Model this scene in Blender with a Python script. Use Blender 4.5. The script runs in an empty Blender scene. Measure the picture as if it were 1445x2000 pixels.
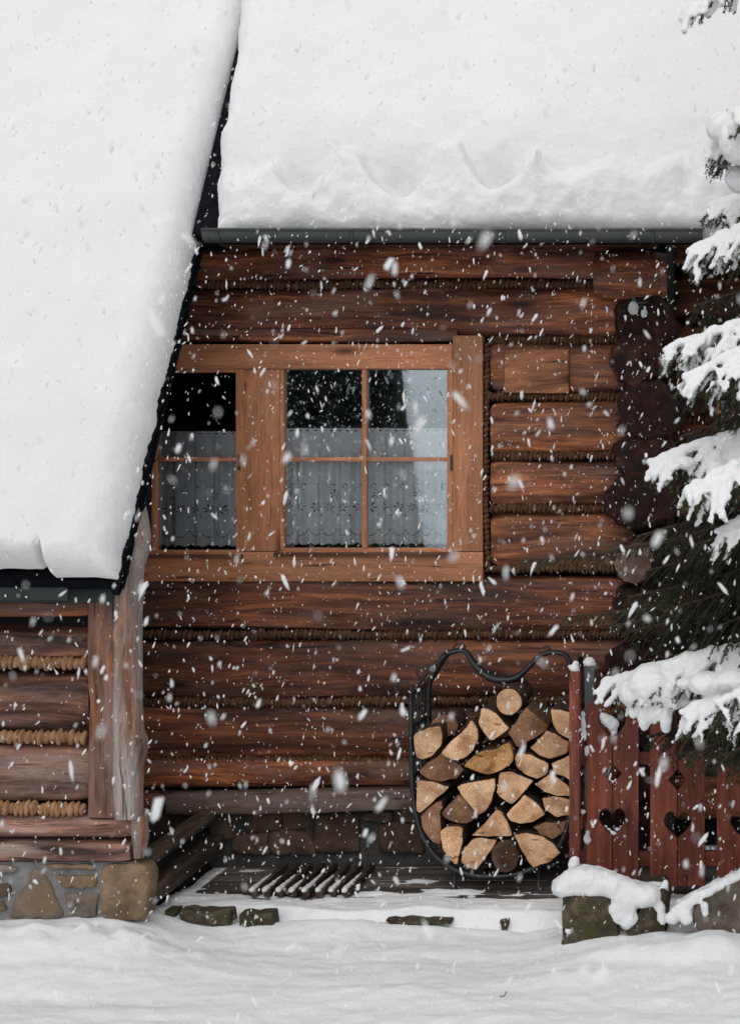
import bpy, bmesh, math, random
import numpy as np
from mathutils import Vector

S = bpy.context.scene
COL = S.collection
R = math.radians
rng = np.random.default_rng(7)
random.seed(7)

# ------------------------------------------------------------------ camera
D = 9.0                    # camera to the cabin's front wall
CAMX, CAMZ = 2.223, 2.257
FPX = 3150.0               # focal length in photograph pixels (2000 px tall)
cam = bpy.data.cameras.new('camera')
cam.sensor_fit = 'AUTO'; cam.sensor_width = 36.0
cam.lens = 36.0 * FPX / 2000.0
cam.shift_x = -(1500 - 722.5) / 2000.0
cam.shift_y = -(1000 - 900) / 2000.0
cam.clip_end = 2000
cam.dof.use_dof = True
cam.dof.focus_distance = 8.7
cam.dof.aperture_fstop = 3.6
co = bpy.data.objects.new('camera', cam); COL.objects.link(co)
co.location = (CAMX, -D, CAMZ); co.rotation_euler = (R(90), 0, 0)
S.camera = co

# ------------------------------------------------------------------ overcast sky, weak wide sun
SUN_EL, SUN_AZ = 43.0, 190.0       # degrees; azimuth clockwise from +Y
world = bpy.data.worlds.new('World'); S.world = world
world.use_nodes = True
wn = world.node_tree.nodes; wl = world.node_tree.links
wn.clear()
sky = wn.new('ShaderNodeTexSky'); sky.sky_type = 'NISHITA'; sky.sun_disc = False
sky.sun_elevation = R(SUN_EL); sky.sun_rotation = R(SUN_AZ)
sky.air_density = 1.0; sky.dust_density = 6.0; sky.ozone_density = 1.0
hsv = wn.new('ShaderNodeHueSaturation'); hsv.inputs['Saturation'].default_value = 0.22
bg = wn.new('ShaderNodeBackground'); bg.inputs['Strength'].default_value = 0.10
wo = wn.new('ShaderNodeOutputWorld')
cloud = wn.new('ShaderNodeMix'); cloud.data_type = 'RGBA'       # an even cloud deck veils the clear sky
cloud.inputs[0].default_value = 0.6; cloud.inputs[7].default_value = (6.6, 6.8, 7.1, 1)
wl.new(sky.outputs[0], hsv.inputs['Color']); wl.new(hsv.outputs[0], cloud.inputs[6]); wl.new(cloud.outputs[2], bg.inputs[0]); wl.new(bg.outputs[0], wo.inputs[0])
sl = bpy.data.lights.new('sun', 'SUN'); sl.energy = 1.0; sl.angle = R(94); sl.color = (1.0, 0.97, 0.93)
so = bpy.data.objects.new('sun', sl); COL.objects.link(so); so.location = (0, -20, 20)
a, e = R(SUN_AZ), R(SUN_EL)
so.rotation_euler = Vector((math.sin(a) * math.cos(e), math.cos(a) * math.cos(e), math.sin(e))).to_track_quat('Z', 'Y').to_euler()
vs = S.view_settings
vs.view_transform = 'Standard'; vs.look = 'None'; vs.exposure = 0.2; vs.gamma = 1.0; vs.use_curve_mapping = False
S.cycles.use_denoising = True
S.cycles.max_bounces = 6; S.cycles.transparent_max_bounces = 12

# ------------------------------------------------------------------ helpers
def P(px, py, y):
    """photograph pixel at depth y -> world point (design aid)"""
    z = D + y
    return (CAMX + (px - 1500) / FPX * z, y, CAMZ + (900 - py) / FPX * z)
def PX(px, y): return P(px, 0, y)[0]
def PZ(py, y): return P(0, py, y)[2]

def _hash(ix, iy, iz, seed):
    h = (ix.astype(np.int64) * 374761393 + iy.astype(np.int64) * 668265263 + iz.astype(np.int64) * 2147483647 + seed * 1274126177) & 0xffffffff
    h = ((h ^ (h >> 13)) * 1274126177) & 0xffffffff
    h = ((h ^ (h >> 16)) * 2246822519) & 0xffffffff
    return ((h ^ (h >> 15)) & 0xffffff) / float(0xffffff) * 2 - 1
def vn(x, y, z=0.0, seed=0):
    x, y, z = np.broadcast_arrays(np.asarray(x, float), np.asarray(y, float), np.asarray(z, float))
    fx, fy, fz = np.floor(x), np.floor(y), np.floor(z)
    tx, ty, tz = x - fx, y - fy, z - fz
    tx = tx * tx * (3 - 2 * tx); ty = ty * ty * (3 - 2 * ty); tz = tz * tz * (3 - 2 * tz)
    r = 0
    for i in (0, 1):
        for j in (0, 1):
            for k in (0, 1):
                w = (tx if i else 1 - tx) * (ty if j else 1 - ty) * (tz if k else 1 - tz)
                r = r + w * _hash(fx + i, fy + j, fz + k, seed)
    return r
def fbm(x, y, z=0.0, seed=0, oct=4, gain=0.5):
    r = 0; amp = 1; f = 1
    for o in range(oct):
        r = r + amp * vn(np.asarray(x) * f, np.asarray(y) * f, np.asarray(z) * f, seed + o); amp *= gain; f *= 2.03
    return r
def sstep(a, b, x):
    t = np.clip((x - a) / (b - a), 0, 1); return t * t * (3 - 2 * t)

def tag(o, label=None, cat=None, group=None, kind=None):
    if label: o['label'] = label
    if cat: o['category'] = cat
    if group: o['group'] = group
    if kind: o['kind'] = kind
    return o
def thing(name, loc, label, cat, group=None):
    o = bpy.data.objects.new(name, None); COL.objects.link(o)
    o.location = loc; o.empty_display_size = 0.1
    return tag(o, label, cat, group)
def wloc(o):
    l = Vector(o.location)
    while o.parent: o = o.parent; l += Vector(o.location)
    return l
def mk(name, v, f, mats, parent=None, smooth=True, midx=None, sharp=None):
    """vertices in world coordinates -> one object with its origin in its middle"""
    v = np.asarray(v, float); c = (v.min(0) + v.max(0)) / 2
    me = bpy.data.meshes.new(name)
    me.from_pydata((v - c).tolist(), [], f if isinstance(f, list) else f.tolist())
    if not isinstance(mats, (list, tuple)): mats = [mats]
    for m in mats: me.materials.append(m)
    if midx is not None: me.polygons.foreach_set('material_index', np.asarray(midx, np.int32))
    me.polygons.foreach_set('use_smooth', np.full(len(me.polygons), bool(smooth)))
    me.update()
    if smooth and sharp: me.set_sharp_from_angle(angle=R(sharp))
    o = bpy.data.objects.new(name, me); COL.objects.link(o)
    if parent: o.parent = parent; o.location = Vector(c) - wloc(parent)
    else: o.location = c
    return o
def put(name, me, parent, loc, rot=(0, 0, 0), scale=(1, 1, 1)):
    o = bpy.data.objects.new(name, me); COL.objects.link(o)
    o.parent = parent; o.location = Vector(loc) - (wloc(parent) if parent else Vector()); o.rotation_euler = rot; o.scale = scale
    return o
def grid_faces(n, m, wrap=False):
    """quads of an n x m vertex grid, m fastest; wrap joins the m direction"""
    i = np.arange(n - 1)[:, None]; j = np.arange(m if wrap else m - 1)[None, :]; j2 = (j + 1) % m
    return np.stack([i * m + j, (i + 1) * m + j, (i + 1) * m + j2, i * m + j2], -1).reshape(-1, 4)
def box_vf(x0, x1, y0, y1, z0, z1, bev=0.0):
    if bev <= 0:
        v = [(x, y, z) for x in (x0, x1) for y in (y0, y1) for z in (z0, z1)]
        return v, [[0, 1, 3, 2], [4, 6, 7, 5], [0, 4, 5, 1], [2, 3, 7, 6], [0, 2, 6, 4], [1, 5, 7, 3]]
    bm = bmesh.new(); bmesh.ops.create_cube(bm, size=1)
    for q in bm.verts: q.co = ((x0 + x1) / 2 + q.co.x * (x1 - x0), (y0 + y1) / 2 + q.co.y * (y1 - y0), (z0 + z1) / 2 + q.co.z * (z1 - z0))
    bmesh.ops.bevel(bm, geom=list(bm.edges), offset=bev, segments=2, affect='EDGES', profile=0.6)
    v = [tuple(q.co) for q in bm.verts]; bm.verts.index_update(); f = [[q.index for q in fc.verts] for fc in bm.faces]; bm.free()
    return v, f
def box(name, x0, x1, y0, y1, z0, z1, mat, parent=None, bev=0.004):
    v, f = box_vf(min(x0, x1), max(x0, x1), min(y0, y1), max(y0, y1), min(z0, z1), max(z0, z1), bev)
    return mk(name, v, f, mat, parent, True, sharp=35)
def tube_vf(pts, rad, n=8, flat=(1, 1)):
    """swept tube through pts; rad scalar or list; rings stay square to the path"""
    pts = np.asarray(pts, float); m = len(pts); rad = np.broadcast_to(np.asarray(rad, float), (m,))
    t = np.gradient(pts, axis=0); t /= np.linalg.norm(t, axis=1)[:, None] + 1e-9
    ref = np.array([0, 1, 0.0]) if abs(t[:, 1]).mean() < 0.8 else np.array([0, 0, 1.0])
    s = np.cross(t, ref); s /= np.linalg.norm(s, axis=1)[:, None] + 1e-9; b = np.cross(s, t)
    ang = np.arange(n) / n * 2 * math.pi
    v = pts[:, None] + rad[:, None, None] * (flat[0] * np.cos(ang)[None, :, None] * s[:, None] + flat[1] * np.sin(ang)[None, :, None] * b[:, None])
    f = grid_faces(m, n, True).tolist() + [list(range(n))[::-1], [(m - 1) * n + k for k in range(n)]]
    return v.reshape(-1, 3), f
def join(parts):
    V, F, o = [], [], 0
    for v, f in parts:
        V.append(np.asarray(v, float)); F += [[i + o for i in q] for q in (f if isinstance(f, list) else f.tolist())]; o += len(v)
    return np.concatenate(V), F
def spline(pts, n):
    pts = np.asarray(pts, float); m = len(pts); out = []
    q = np.vstack([2 * pts[0] - pts[1], pts, 2 * pts[-1] - pts[-2]])
    for k in range(n):
        u = k / (n - 1) * (m - 1); i = min(int(u), m - 2); t = u - i
        a, b, c, d = q[i:i + 4]
        out.append(0.5 * (2 * b + (c - a) * t + (2 * a - 5 * b + 4 * c - d) * t * t + (3 * b - a - 3 * c + d) * t ** 3))
    return np.array(out)

# ------------------------------------------------------------------ materials
def lin(r, g, b):
    f = lambda c: (c / 255 / 12.92 if c / 255 <= .04045 else ((c / 255 + .055) / 1.055) ** 2.4)
    return (f(r), f(g), f(b), 1)
class Mat:
    def __init__(s, name):
        s.m = bpy.data.materials.new(name); s.m.use_nodes = True
        s.n = s.m.node_tree.nodes; s.l = s.m.node_tree.links
        s.b = s.n['Principled BSDF']; s.out = s.n['Material Output']
    def node(s, t, **kw):
        q = s.n.new(t)
        for k, v in kw.items():
            if k in q.inputs:
                if hasattr(v, 'links') or isinstance(v, bpy.types.NodeSocket): s.l.new(v, q.inputs[k])
                else: q.inputs[k].default_value = v
            else: setattr(q, k, v)
        return q
    def coords(s, rand=37.0):
        tc = s.node('ShaderNodeTexCoord'); oi = s.node('ShaderNodeObjectInfo')
        mul = s.node('ShaderNodeMath', operation='MULTIPLY'); s.l.new(oi.outputs['Random'], mul.inputs[0]); mul.inputs[1].default_value = rand
        ad = s.node('ShaderNodeVectorMath', operation='ADD'); s.l.new(tc.outputs['Object'], ad.inputs[0]); s.l.new(mul.outputs[0], ad.inputs[1])
        s.rand = oi.outputs['Random']; return ad.outputs[0]
    def scale(s, vec, sc):
        q = s.node('ShaderNodeVectorMath', operation='MULTIPLY'); s.l.new(vec, q.inputs[0]); q.inputs[1].default_value = sc; return q.outputs[0]
    def noise(s, vec, scale=1.0, detail=5.0, rough=0.6, dist=0.0):
        q = s.node('ShaderNodeTexNoise', Scale=scale, Detail=detail, Roughness=rough, Distortion=dist); s.l.new(vec, q.inputs['Vector']); return q.outputs['Fac']
    def ramp(s, fac, stops):
        q = s.node('ShaderNodeValToRGB'); s.l.new(fac, q.inputs[0]); el = q.color_ramp.elements
        while len(el) < len(stops): el.new(0.5)
        for e_, (p, c) in zip(el, stops): e_.position = p; e_.color = c if len(c) == 4 else (*c, 1)
        return q.outputs[0]
    def mix(s, fac, a, b, mode='MIX'):
        q = s.node('ShaderNodeMix', data_type='RGBA', blend_type=mode)
        for k, v in ((0, fac), (6, a), (7, b)):
            if isinstance(v, bpy.types.NodeSocket): s.l.new(v, q.inputs[k])
            else: q.inputs[k].default_value = v
        return q.outputs[2]
    def math(s, op, a, b=0.0):
        q = s.node('ShaderNodeMath', operation=op)
        for k, v in ((0, a), (1, b)):
            if isinstance(v, bpy.types.NodeSocket): s.l.new(v, q.inputs[k])
            else: q.inputs[k].default_value = v
        return q.outputs[0]
    def bump(s, h, strength=0.4, dist=0.01):
        q = s.node('ShaderNodeBump', Strength=strength, Distance=dist); s.l.new(h, q.inputs['Height']); s.l.new(q.outputs[0], s.b.inputs['Normal'])
    def col(s, c):
        if isinstance(c, bpy.types.NodeSocket): s.l.new(c, s.b.inputs['Base Color'])
        else: s.b.inputs['Base Color'].default_value = c if len(c) == 4 else (*c, 1)
    def rough(s, r): s.b.inputs['Roughness'].default_value = r

def wood(name, dark, mid, light, axis='X', knots=True, grey=None, glim=(.40, .60), patch=0.9, grain=1.0, rough=0.6, bumps=0.5, vary=0.5, streak=0.75):
    M = Mat(name); c = M.coords()
    def sc(al, ac):
        return {'X': (al, ac, ac), 'Y': (ac, al, ac), 'Z': (ac, ac, al)}[axis]
    wob = M.node('ShaderNodeTexNoise', Scale=1.0, Detail=2.0); M.l.new(M.scale(c, sc(1.6, 4)), wob.inputs['Vector'])
    sub = M.node('ShaderNodeVectorMath', operation='SUBTRACT'); M.l.new(wob.outputs['Color'], sub.inputs[0]); sub.inputs[1].default_value = (.5, .5, .5)
    wv = M.node('ShaderNodeVectorMath', operation='SCALE'); M.l.new(sub.outputs[0], wv.inputs[0]); wv.inputs['Scale'].default_value = 0.10
    cw = M.node('ShaderNodeVectorMath', operation='ADD'); M.l.new(c, cw.inputs[0]); M.l.new(wv.outputs[0], cw.inputs[1]); cw = cw.outputs[0]
    g1 = M.noise(M.scale(cw, sc(1.7 * grain, 30 * grain)), detail=7, rough=.68)
    g2 = M.noise(M.scale(cw, sc(6 * grain, 150 * grain)), detail=4, rough=.7)
    pt = M.noise(M.scale(cw, sc(patch, 6 * patch)), detail=4, rough=.6)
    base = M.ramp(g1, [(.30, dark), (.50, mid), (.68, light)])
    pr = M.ramp(pt, [(.36, (.17, .16, .16)), (.5, (.80, .78, .78)), (.64, (1.6, 1.42, 1.3))])
    base = M.mix(streak, base, pr, 'MULTIPLY')
    fine = M.ramp(g2, [(.34, (.55, .52, .5)), (.56, (1.08, 1.08, 1.08))])
    base = M.mix(.7, base, fine, 'MULTIPLY')
    crack = M.noise(M.scale(cw, sc(.9, 45)), detail=3, rough=.5)
    cm = M.ramp(crack, [(.30, (.08, .07, .07)), (.345, (1, 1, 1))])
    base = M.mix(.85, base, cm, 'MULTIPLY')
    if grey:
        gn = M.noise(M.scale(cw, sc(1.1, 7)), detail=5, rough=.65)
        gf = M.ramp(gn, [(glim[0], (0, 0, 0)), (glim[1], (1, 1, 1))])
        gg = M.mix(.7, grey, fine, 'MULTIPLY'); gg = M.mix(.8, gg, cm, 'MULTIPLY')
        base = M.mix(gf, base, gg)
    if knots:
        vo = M.node('ShaderNodeTexVoronoi', Scale=1.0, Randomness=1.0); M.l.new(M.scale(c, sc(1.9, 6.0)), vo.inputs['Vector'])
        kn = M.ramp(vo.outputs['Distance'], [(.05, (.12, .1, .1)), (.12, (.6, .5, .45)), (.2, (1, 1, 1))])
        base = M.mix(.9, base, kn, 'MULTIPLY')
    hv = M.node('ShaderNodeHueSaturation'); M.l.new(base, hv.inputs['Color'])
    val = M.math('ADD', M.math('MULTIPLY', M.rand, vary), 1 - vary / 2); M.l.new(val, hv.inputs['Value'])
    M.col(hv.outputs[0]); M.rough(rough); M.b.inputs['Specular IOR Level'].default_value = 0.3
    hh = M.math('ADD', M.math('MULTIPLY', g1, 1.0), M.math('MULTIPLY', g2, .35))
    M.bump(M.math('ADD', hh, M.math('MULTIPLY', cm, .6)), bumps, .008)
    return M.m

m_log = {}
for ax in 'XYZ':
    m_log[ax] = wood('log wood ' + ax, (.032, .012, .008), (.18, .064, .034), (.40, .155, .068), ax, grey=(.16, .092, .068, 1), vary=.7, streak=1.0, glim=(.50, .68))
m_logo = wood('orange log wood', (.04, .014, .008), (.24, .085, .04), (.50, .20, .085), 'X', grey=(.17, .10, .075, 1), vary=.4, streak=1.0, glim=(.54, .72))
m_ploga = wood('weathered porch log', (.04, .018, .012), (.16, .07, .045), (.36, .165, .095), 'X', grey=(.20, .13, .105, 1), glim=(.50, .68), vary=.3, streak=1.0)
m_plogb = wood('pale weathered timber', (.06, .032, .024), (.22, .12, .09), (.38, .22, .16), 'X', grey=(.28, .21, .185, 1), glim=(.46, .62), vary=.3, streak=1.0)
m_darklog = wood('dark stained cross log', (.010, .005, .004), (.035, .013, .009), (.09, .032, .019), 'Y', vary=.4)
m_sillb = wood('grey brown sill beam', (.05, .032, .026), (.12, .08, .065), (.19, .135, .11), 'X', grey=(.15, .115, .10, 1), vary=.1)
m_post = wood('grey crooked post', (.05, .028, .02), (.20, .10, .062), (.36, .22, .16), 'Z', grey=(.33, .285, .265, 1), glim=(.36, .54), vary=.1, patch=2.2, streak=1.0, bumps=.9)
m_postb = wood('orange brown corner board', (.06, .026, .015), (.23, .10, .055), (.38, .18, .10), 'Z', grey=(.25, .16, .13, 1), vary=.1, patch=1.8, streak=1.0, bumps=.9)
m_frame = {}
for ax in 'XZ':
    m_frame[ax] = wood('window pine ' + ax, (.35, .14, .066), (.45, .19, .094), (.52, .24, .125), ax, knots=True, vary=.14, patch=.7, streak=.35, bumps=.18, rough=.5)
m_sill = wood('dark sill wood', (.05, .022, .014), (.14, .06, .035), (.20, .09, .05), 'X', knots=False, vary=.1)
m_patch = wood('patch board', (.16, .06, .028), (.31, .125, .06), (.42, .19, .09), 'X', vary=.1, grain=.6)
m_floor = wood('grey floor plank', (.06, .052, .046), (.12, .105, .095), (.18, .165, .15), 'X', vary=.3, knots=False)
m_slat = wood('wet slat and shaded sill wood', (.03, .022, .018), (.075, .055, .042), (.11, .085, .065), 'Y', vary=.3, knots=False)

def ringmat(name, a, b, c_, cracks=.75, ringscale=21, grey=0.0):
    """end grain: rings about the object's own axis (Y)"""
    M = Mat(name); tc = M.node('ShaderNodeTexCoord'); oi = M.node('ShaderNodeObjectInfo'); M.rand = oi.outputs['Random']
    mul = M.node('ShaderNodeMath', operation='MULTIPLY'); M.l.new(M.rand, mul.inputs[0]); mul.inputs[1].default_value = 31
    ad = M.node('ShaderNodeVectorMath', operation='ADD'); M.l.new(tc.outputs['Object'], ad.inputs[0]); M.l.new(mul.outputs[0], ad.inputs[1]); v = ad.outputs[0]
    n0 = M.node('ShaderNodeTexNoise', Scale=9.0, Detail=3.0); M.l.new(v, n0.inputs['Vector'])
    n0s = M.node('ShaderNodeVectorMath', operation='SCALE'); M.l.new(n0.outputs['Color'], n0s.inputs[0]); n0s.inputs['Scale'].default_value = .03
    dv = M.node('ShaderNodeVectorMath', operation='ADD'); M.l.new(tc.outputs['Object'], dv.inputs[0]); M.l.new(n0s.outputs[0], dv.inputs[1])
    off = M.node('ShaderNodeCombineXYZ'); rr = M.math('SUBTRACT', M.math('FRACT', M.math('MULTIPLY', M.rand, 7.3)), .5); M.l.new(M.math('MULTIPLY', rr, .12), off.inputs[0])
    r2 = M.math('SUBTRACT', M.math('FRACT', M.math('MULTIPLY', M.rand, 13.7)), .5); M.l.new(M.math('MULTIPLY', r2, .12), off.inputs[2])
    dv2 = M.node('ShaderNodeVectorMath', operation='ADD'); M.l.new(dv.outputs[0], dv2.inputs[0]); M.l.new(off.outputs[0], dv2.inputs[1])
    w = M.node('ShaderNodeTexWave', wave_type='RINGS', rings_direction='Y', Scale=ringscale, Distortion=2.0, Detail=2.0); M.l.new(dv2.outputs[0], w.inputs['Vector'])
    n1 = M.noise(v, 14, 5, .65); n2 = M.noise(v, 90, 4, .7)
    col = M.ramp(n1, [(.3, a), (.5, b), (.72, c_)])
    col = M.mix(.42, col, M.ramp(w.outputs['Fac'], [(0, (.66, .58, .5)), (.6, (1.08, 1.08, 1.08))]), 'MULTIPLY')
    bl = M.noise(v, 6, 4, .6); col = M.mix(.8, col, M.ramp(bl, [(.36, (.55, .46, .40)), (.52, (1, 1, 1)), (.7, (1.12, 1.08, 1.02))]), 'MULTIPLY')
    col = M.mix(.5, col, M.ramp(n2, [(.35, (.62, .58, .55)), (.6, (1.08, 1.08, 1.08))]), 'MULTIPLY')
    ck = M.noise(M.scale(v, (9, 9, 34)), 1.0, 3, .5)
    col = M.mix(cracks, col, M.ramp(ck, [(.30, (.2, .14, .1)), (.34, (1, 1, 1))]), 'MULTIPLY')
    hv = M.node('ShaderNodeHueSaturation'); M.l.new(col, hv.inputs['Color']); M.l.new(M.math('ADD', M.math('MULTIPLY', M.rand, .4), .8), hv.inputs['Value'])
    M.col(hv.outputs[0]); M.rough(.75); M.b.inputs['Specular IOR Level'].default_value = .2
    M.bump(M.math('ADD', n2, M.math('MULTIPLY', n1, .8)), .5, .006)
    return M.m
m_end = ringmat('pale split end grain', (.50, .28, .155), (.70, .44, .26), (.80, .56, .37))
m_endb = ringmat('brown weathered end grain', (.17, .088, .05), (.27, .148, .088), (.37, .21, .13), .7)
m_endd = ringmat('stained and shaded log end', (.007, .003, .0025), (.020, .008, .006), (.065, .024, .014), .9, 18)  # stain deepened so the ends sink into the corner shade
m_endg = ringmat('grey log end', (.10, .07, .055), (.16, .115, .095), (.21, .16, .135), .5, 22)
m_endr = ringmat('dark round end', (.055, .03, .02), (.10, .058, .04), (.15, .09, .065), .8)

def simple(name, stops, sc=12.0, rough=.8, bumps=.4, detail=6, dist=.01, extra=None, spec=.3, aniso=(1, 1, 1)):
    M = Mat(name); c = M.scale(M.coords(), aniso); n = M.noise(c, sc, detail, .65)
    col = M.ramp(n, stops)
    if extra:
        n2 = M.noise(c, extra[0], 5, .6); f = M.ramp(n2, [(extra[1], (0, 0, 0)), (extra[2], (1, 1, 1))]); col = M.mix(f, col, extra[3])
    hv = M.node('ShaderNodeHueSaturation'); M.l.new(col, hv.inputs['Color']); M.l.new(M.math('ADD', M.math('MULTIPLY', M.rand, .3), .85), hv.inputs['Value'])
    M.col(hv.outputs[0]); M.rough(rough); M.b.inputs['Specular IOR Level'].default_value = spec
    n3 = M.noise(c, sc * 5, 4, .7); M.bump(M.math('ADD', n, M.math('MULTIPLY', n3, .4)), bumps, dist)
    return M.m
m_bark = simple('firewood bark', [(.3, (.018, .012, .009)), (.5, (.045, .027, .018)), (.7, (.10, .06, .04))], 26, .9, .9)  # sides darkened so the stack's gaps look like black shade
m_split = simple('split firewood side', [(.3, (.05, .028, .017)), (.5, (.10, .055, .033)), (.7, (.17, .095, .058))], 22, .85, .6, aniso=(3, .3, 3))  # likewise darkened for the shade between the logs
m_rope = simple('twisted shaving rope', [(.3, (.035, .016, .008)), (.5, (.085, .041, .02)), (.72, (.17, .09, .045))], 30, .85, .8, aniso=(1.4, 1, .5))
m_ropel = simple('pale twisted shaving rope', [(.3, (.14, .07, .036)), (.5, (.31, .165, .085)), (.72, (.46, .28, .16))], 30, .85, .8, aniso=(1.4, 1, .5))
m_iron = simple('black wrought iron', [(.3, (.008, .009, .010)), (.7, (.022, .024, .026))], 30, .45, .3, spec=.5)
m_red = wood('red stained fence board', (.10, .026, .016), (.175, .046, .027), (.28, .082, .043), 'Z', vary=.5, patch=.8, streak=.45, bumps=.35)
m_redX = wood('red stained rail', (.10, .024, .015), (.17, .04, .024), (.22, .055, .032), 'X', vary=.2, knots=False)
m_gpost = simple('dark grey steel post', [(.3, (.045, .05, .055)), (.7, (.08, .088, .095))], 20, .5, .1)
m_stone = simple('sandstone', [(.28, (.075, .062, .050)), (.5, (.16, .135, .108)), (.72, (.25, .215, .175))], 9, .9, .7, extra=(4, .45, .65, (.18, .115, .07, 1)))
m_stoneo = simple('ochre sandstone', [(.28, (.075, .052, .034)), (.5, (.17, .115, .07)), (.72, (.26, .19, .125))], 9, .9, .7)
m_stoned = simple('brown fieldstone', [(.28, (.04, .027, .02)), (.5, (.088, .058, .041)), (.72, (.14, .098, .07))], 7, .9, .7)  # brown stone, with the footing's shade taken into the tone
m_mortar = simple('grey mortar', [(.3, (.12, .12, .118)), (.7, (.22, .218, .21))], 16, .95, .8)
m_mortard = simple('recess shaded mortar', [(.3, (.035, .034, .033)), (.7, (.075, .073, .07))], 16, .95, .8)  # mortar with the shade of the recessed footing put into its colour
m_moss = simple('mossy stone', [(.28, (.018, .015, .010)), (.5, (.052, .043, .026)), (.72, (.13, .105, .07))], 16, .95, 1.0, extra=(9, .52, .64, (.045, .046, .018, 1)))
m_timber = simple('weathered broken timber', [(.28, (.05, .042, .03)), (.5, (.12, .1, .08)), (.72, (.22, .195, .17))], 9, .95, .9)
m_shingle = simple('wet dark shingle', [(.3, (.003, .004, .006)), (.7, (.009, .010, .013))], 20, .95, .5, spec=.04)
m_gutter = simple('dark green gutter metal', [(.3, (.030, .037, .036)), (.7, (.055, .063, .060))], 6, .42, .05, spec=.5)
m_fascia = simple('dark green fascia paint', [(.3, (.016, .024, .024)), (.7, (.035, .045, .044))], 8, .6, .3)
m_dark = simple('dark backing and porch shade', [(.3, (.010, .010, .011)), (.7, (.018, .018, .019))], 4, .95, .05)  # near black; also carries the shade on the porch side wall
m_soil = simple('bare wet earth', [(.3, (.03, .024, .018)), (.7, (.075, .06, .045))], 14, .95, .8)

def snowmat(name, fine=1.0, tint=(.86, .875, .89)):
    M = Mat(name); tc = M.node('ShaderNodeTexCoord'); c = tc.outputs['Object']
    n1 = M.noise(c, 22 * fine, 6, .62); n2 = M.noise(c, 130 * fine, 4, .7); n3 = M.noise(c, 3.0, 4, .55)
    col = M.ramp(n3, [(.3, tuple(q * .965 for q in tint)), (.7, tint)])
    M.col(col); M.rough(.85); M.b.inputs['Specular IOR Level'].default_value = .25
    h = M.math('ADD', M.math('MULTIPLY', n1, 1.0), M.math('MULTIPLY', n2, .35))
    h = M.math('ADD', h, M.math('MULTIPLY', M.noise(c, 7.0, 3, .5), 1.2)); M.bump(h, .6, .013)
    return M.m
m_snow = snowmat('fresh snow', tint=(.735, .745, .75)); m_gsnow = snowmat('drifted ground snow', .8, (.78, .795, .81)); m_snowb = snowmat('clinging snow', 1.6, (.78, .79, .80))
def flakemat():
    M = Mat('snowflake'); M.col((.97, .97, .97)); M.rough(.9)
    tr = M.node('ShaderNodeBsdfTranslucent', Color=(.97, .97, .97, 1)); mx = M.node('ShaderNodeMixShader', Fac=.45)
    M.l.new(M.b.outputs[0], mx.inputs[1]); M.l.new(tr.outputs[0], mx.inputs[2])
    tp_ = M.node('ShaderNodeBsdfTransparent'); m2 = M.node('ShaderNodeMixShader', Fac=.28); M.l.new(mx.outputs[0], m2.inputs[1]); M.l.new(tp_.outputs[0], m2.inputs[2]); M.l.new(m2.outputs[0], M.out.inputs[0]); return M.m
m_flake = flakemat()
def curtainmat():
    M = Mat('white cotton lace'); c = M.coords(0); n = M.noise(c, 320, 3, .7); n2 = M.noise(M.scale(c, (26, 1, 26)), 1, 4, .6, 1.5)
    col = M.mix(1, M.ramp(n, [(.3, (.90, .91, .92)), (.7, (.95, .96, .97))]), M.ramp(n2, [(.44, (.90, .90, .90)), (.5, (1, 1, 1)), (.56, (.92, .92, .92))]), 'MULTIPLY')
    M.col(col); M.rough(.95)
    tr = M.node('ShaderNodeBsdfTranslucent', Color=(.8, .8, .82, 1)); mx = M.node('ShaderNodeMixShader', Fac=.05)
    M.l.new(M.b.outputs[0], mx.inputs[1]); M.l.new(tr.outputs[0], mx.inputs[2]); M.l.new(mx.outputs[0], M.out.inputs[0]); return M.m
m_lace = curtainmat()
def glassmat():
    M = Mat('double window glass'); M.n.remove(M.b)
    lw = M.node('ShaderNodeFresnel', IOR=1.9)
    f = M.math('MULTIPLY', lw.outputs[0], 1.7)
    gl = M.node('ShaderNodeBsdfGlossy', Color=(.80, .92, 1.0, 1), Roughness=.004); tr = M.node('ShaderNodeBsdfTransparent', Color=(1, 1, 1, 1))
    mx = M.node('ShaderNodeMixShader'); M.l.new(f, mx.inputs[0]); M.l.new(tr.outputs[0], mx.inputs[1]); M.l.new(gl.outputs[0], mx.inputs[2]); M.l.new(mx.outputs[0], M.out.inputs[0]); return M.m
m_glass = glassmat()
def lampglass():
    M = Mat('clear lamp glass'); M.col((.8, .83, .86)); M.rough(.08); M.b.inputs['Transmission Weight'].default_value = .65; M.b.inputs['IOR'].default_value = 1.4; return M.m
m_lampglass = lampglass()
def needlemat(name, a, b):
    M = Mat(name); tc = M.node('ShaderNodeTexCoord'); n = M.noise(tc.outputs['Object'], 9, 4, .6)
    M.col(M.ramp(n, [(.35, a), (.65, b)])); M.rough(.6); M.b.inputs['Specular IOR Level'].default_value = .25; return M.m
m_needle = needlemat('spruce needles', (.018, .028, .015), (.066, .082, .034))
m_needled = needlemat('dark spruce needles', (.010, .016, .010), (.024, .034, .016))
m_twig = simple('spruce twig bark', [(.3, (.03, .02, .014)), (.7, (.075, .052, .038))], 40, .9, .5)

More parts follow.
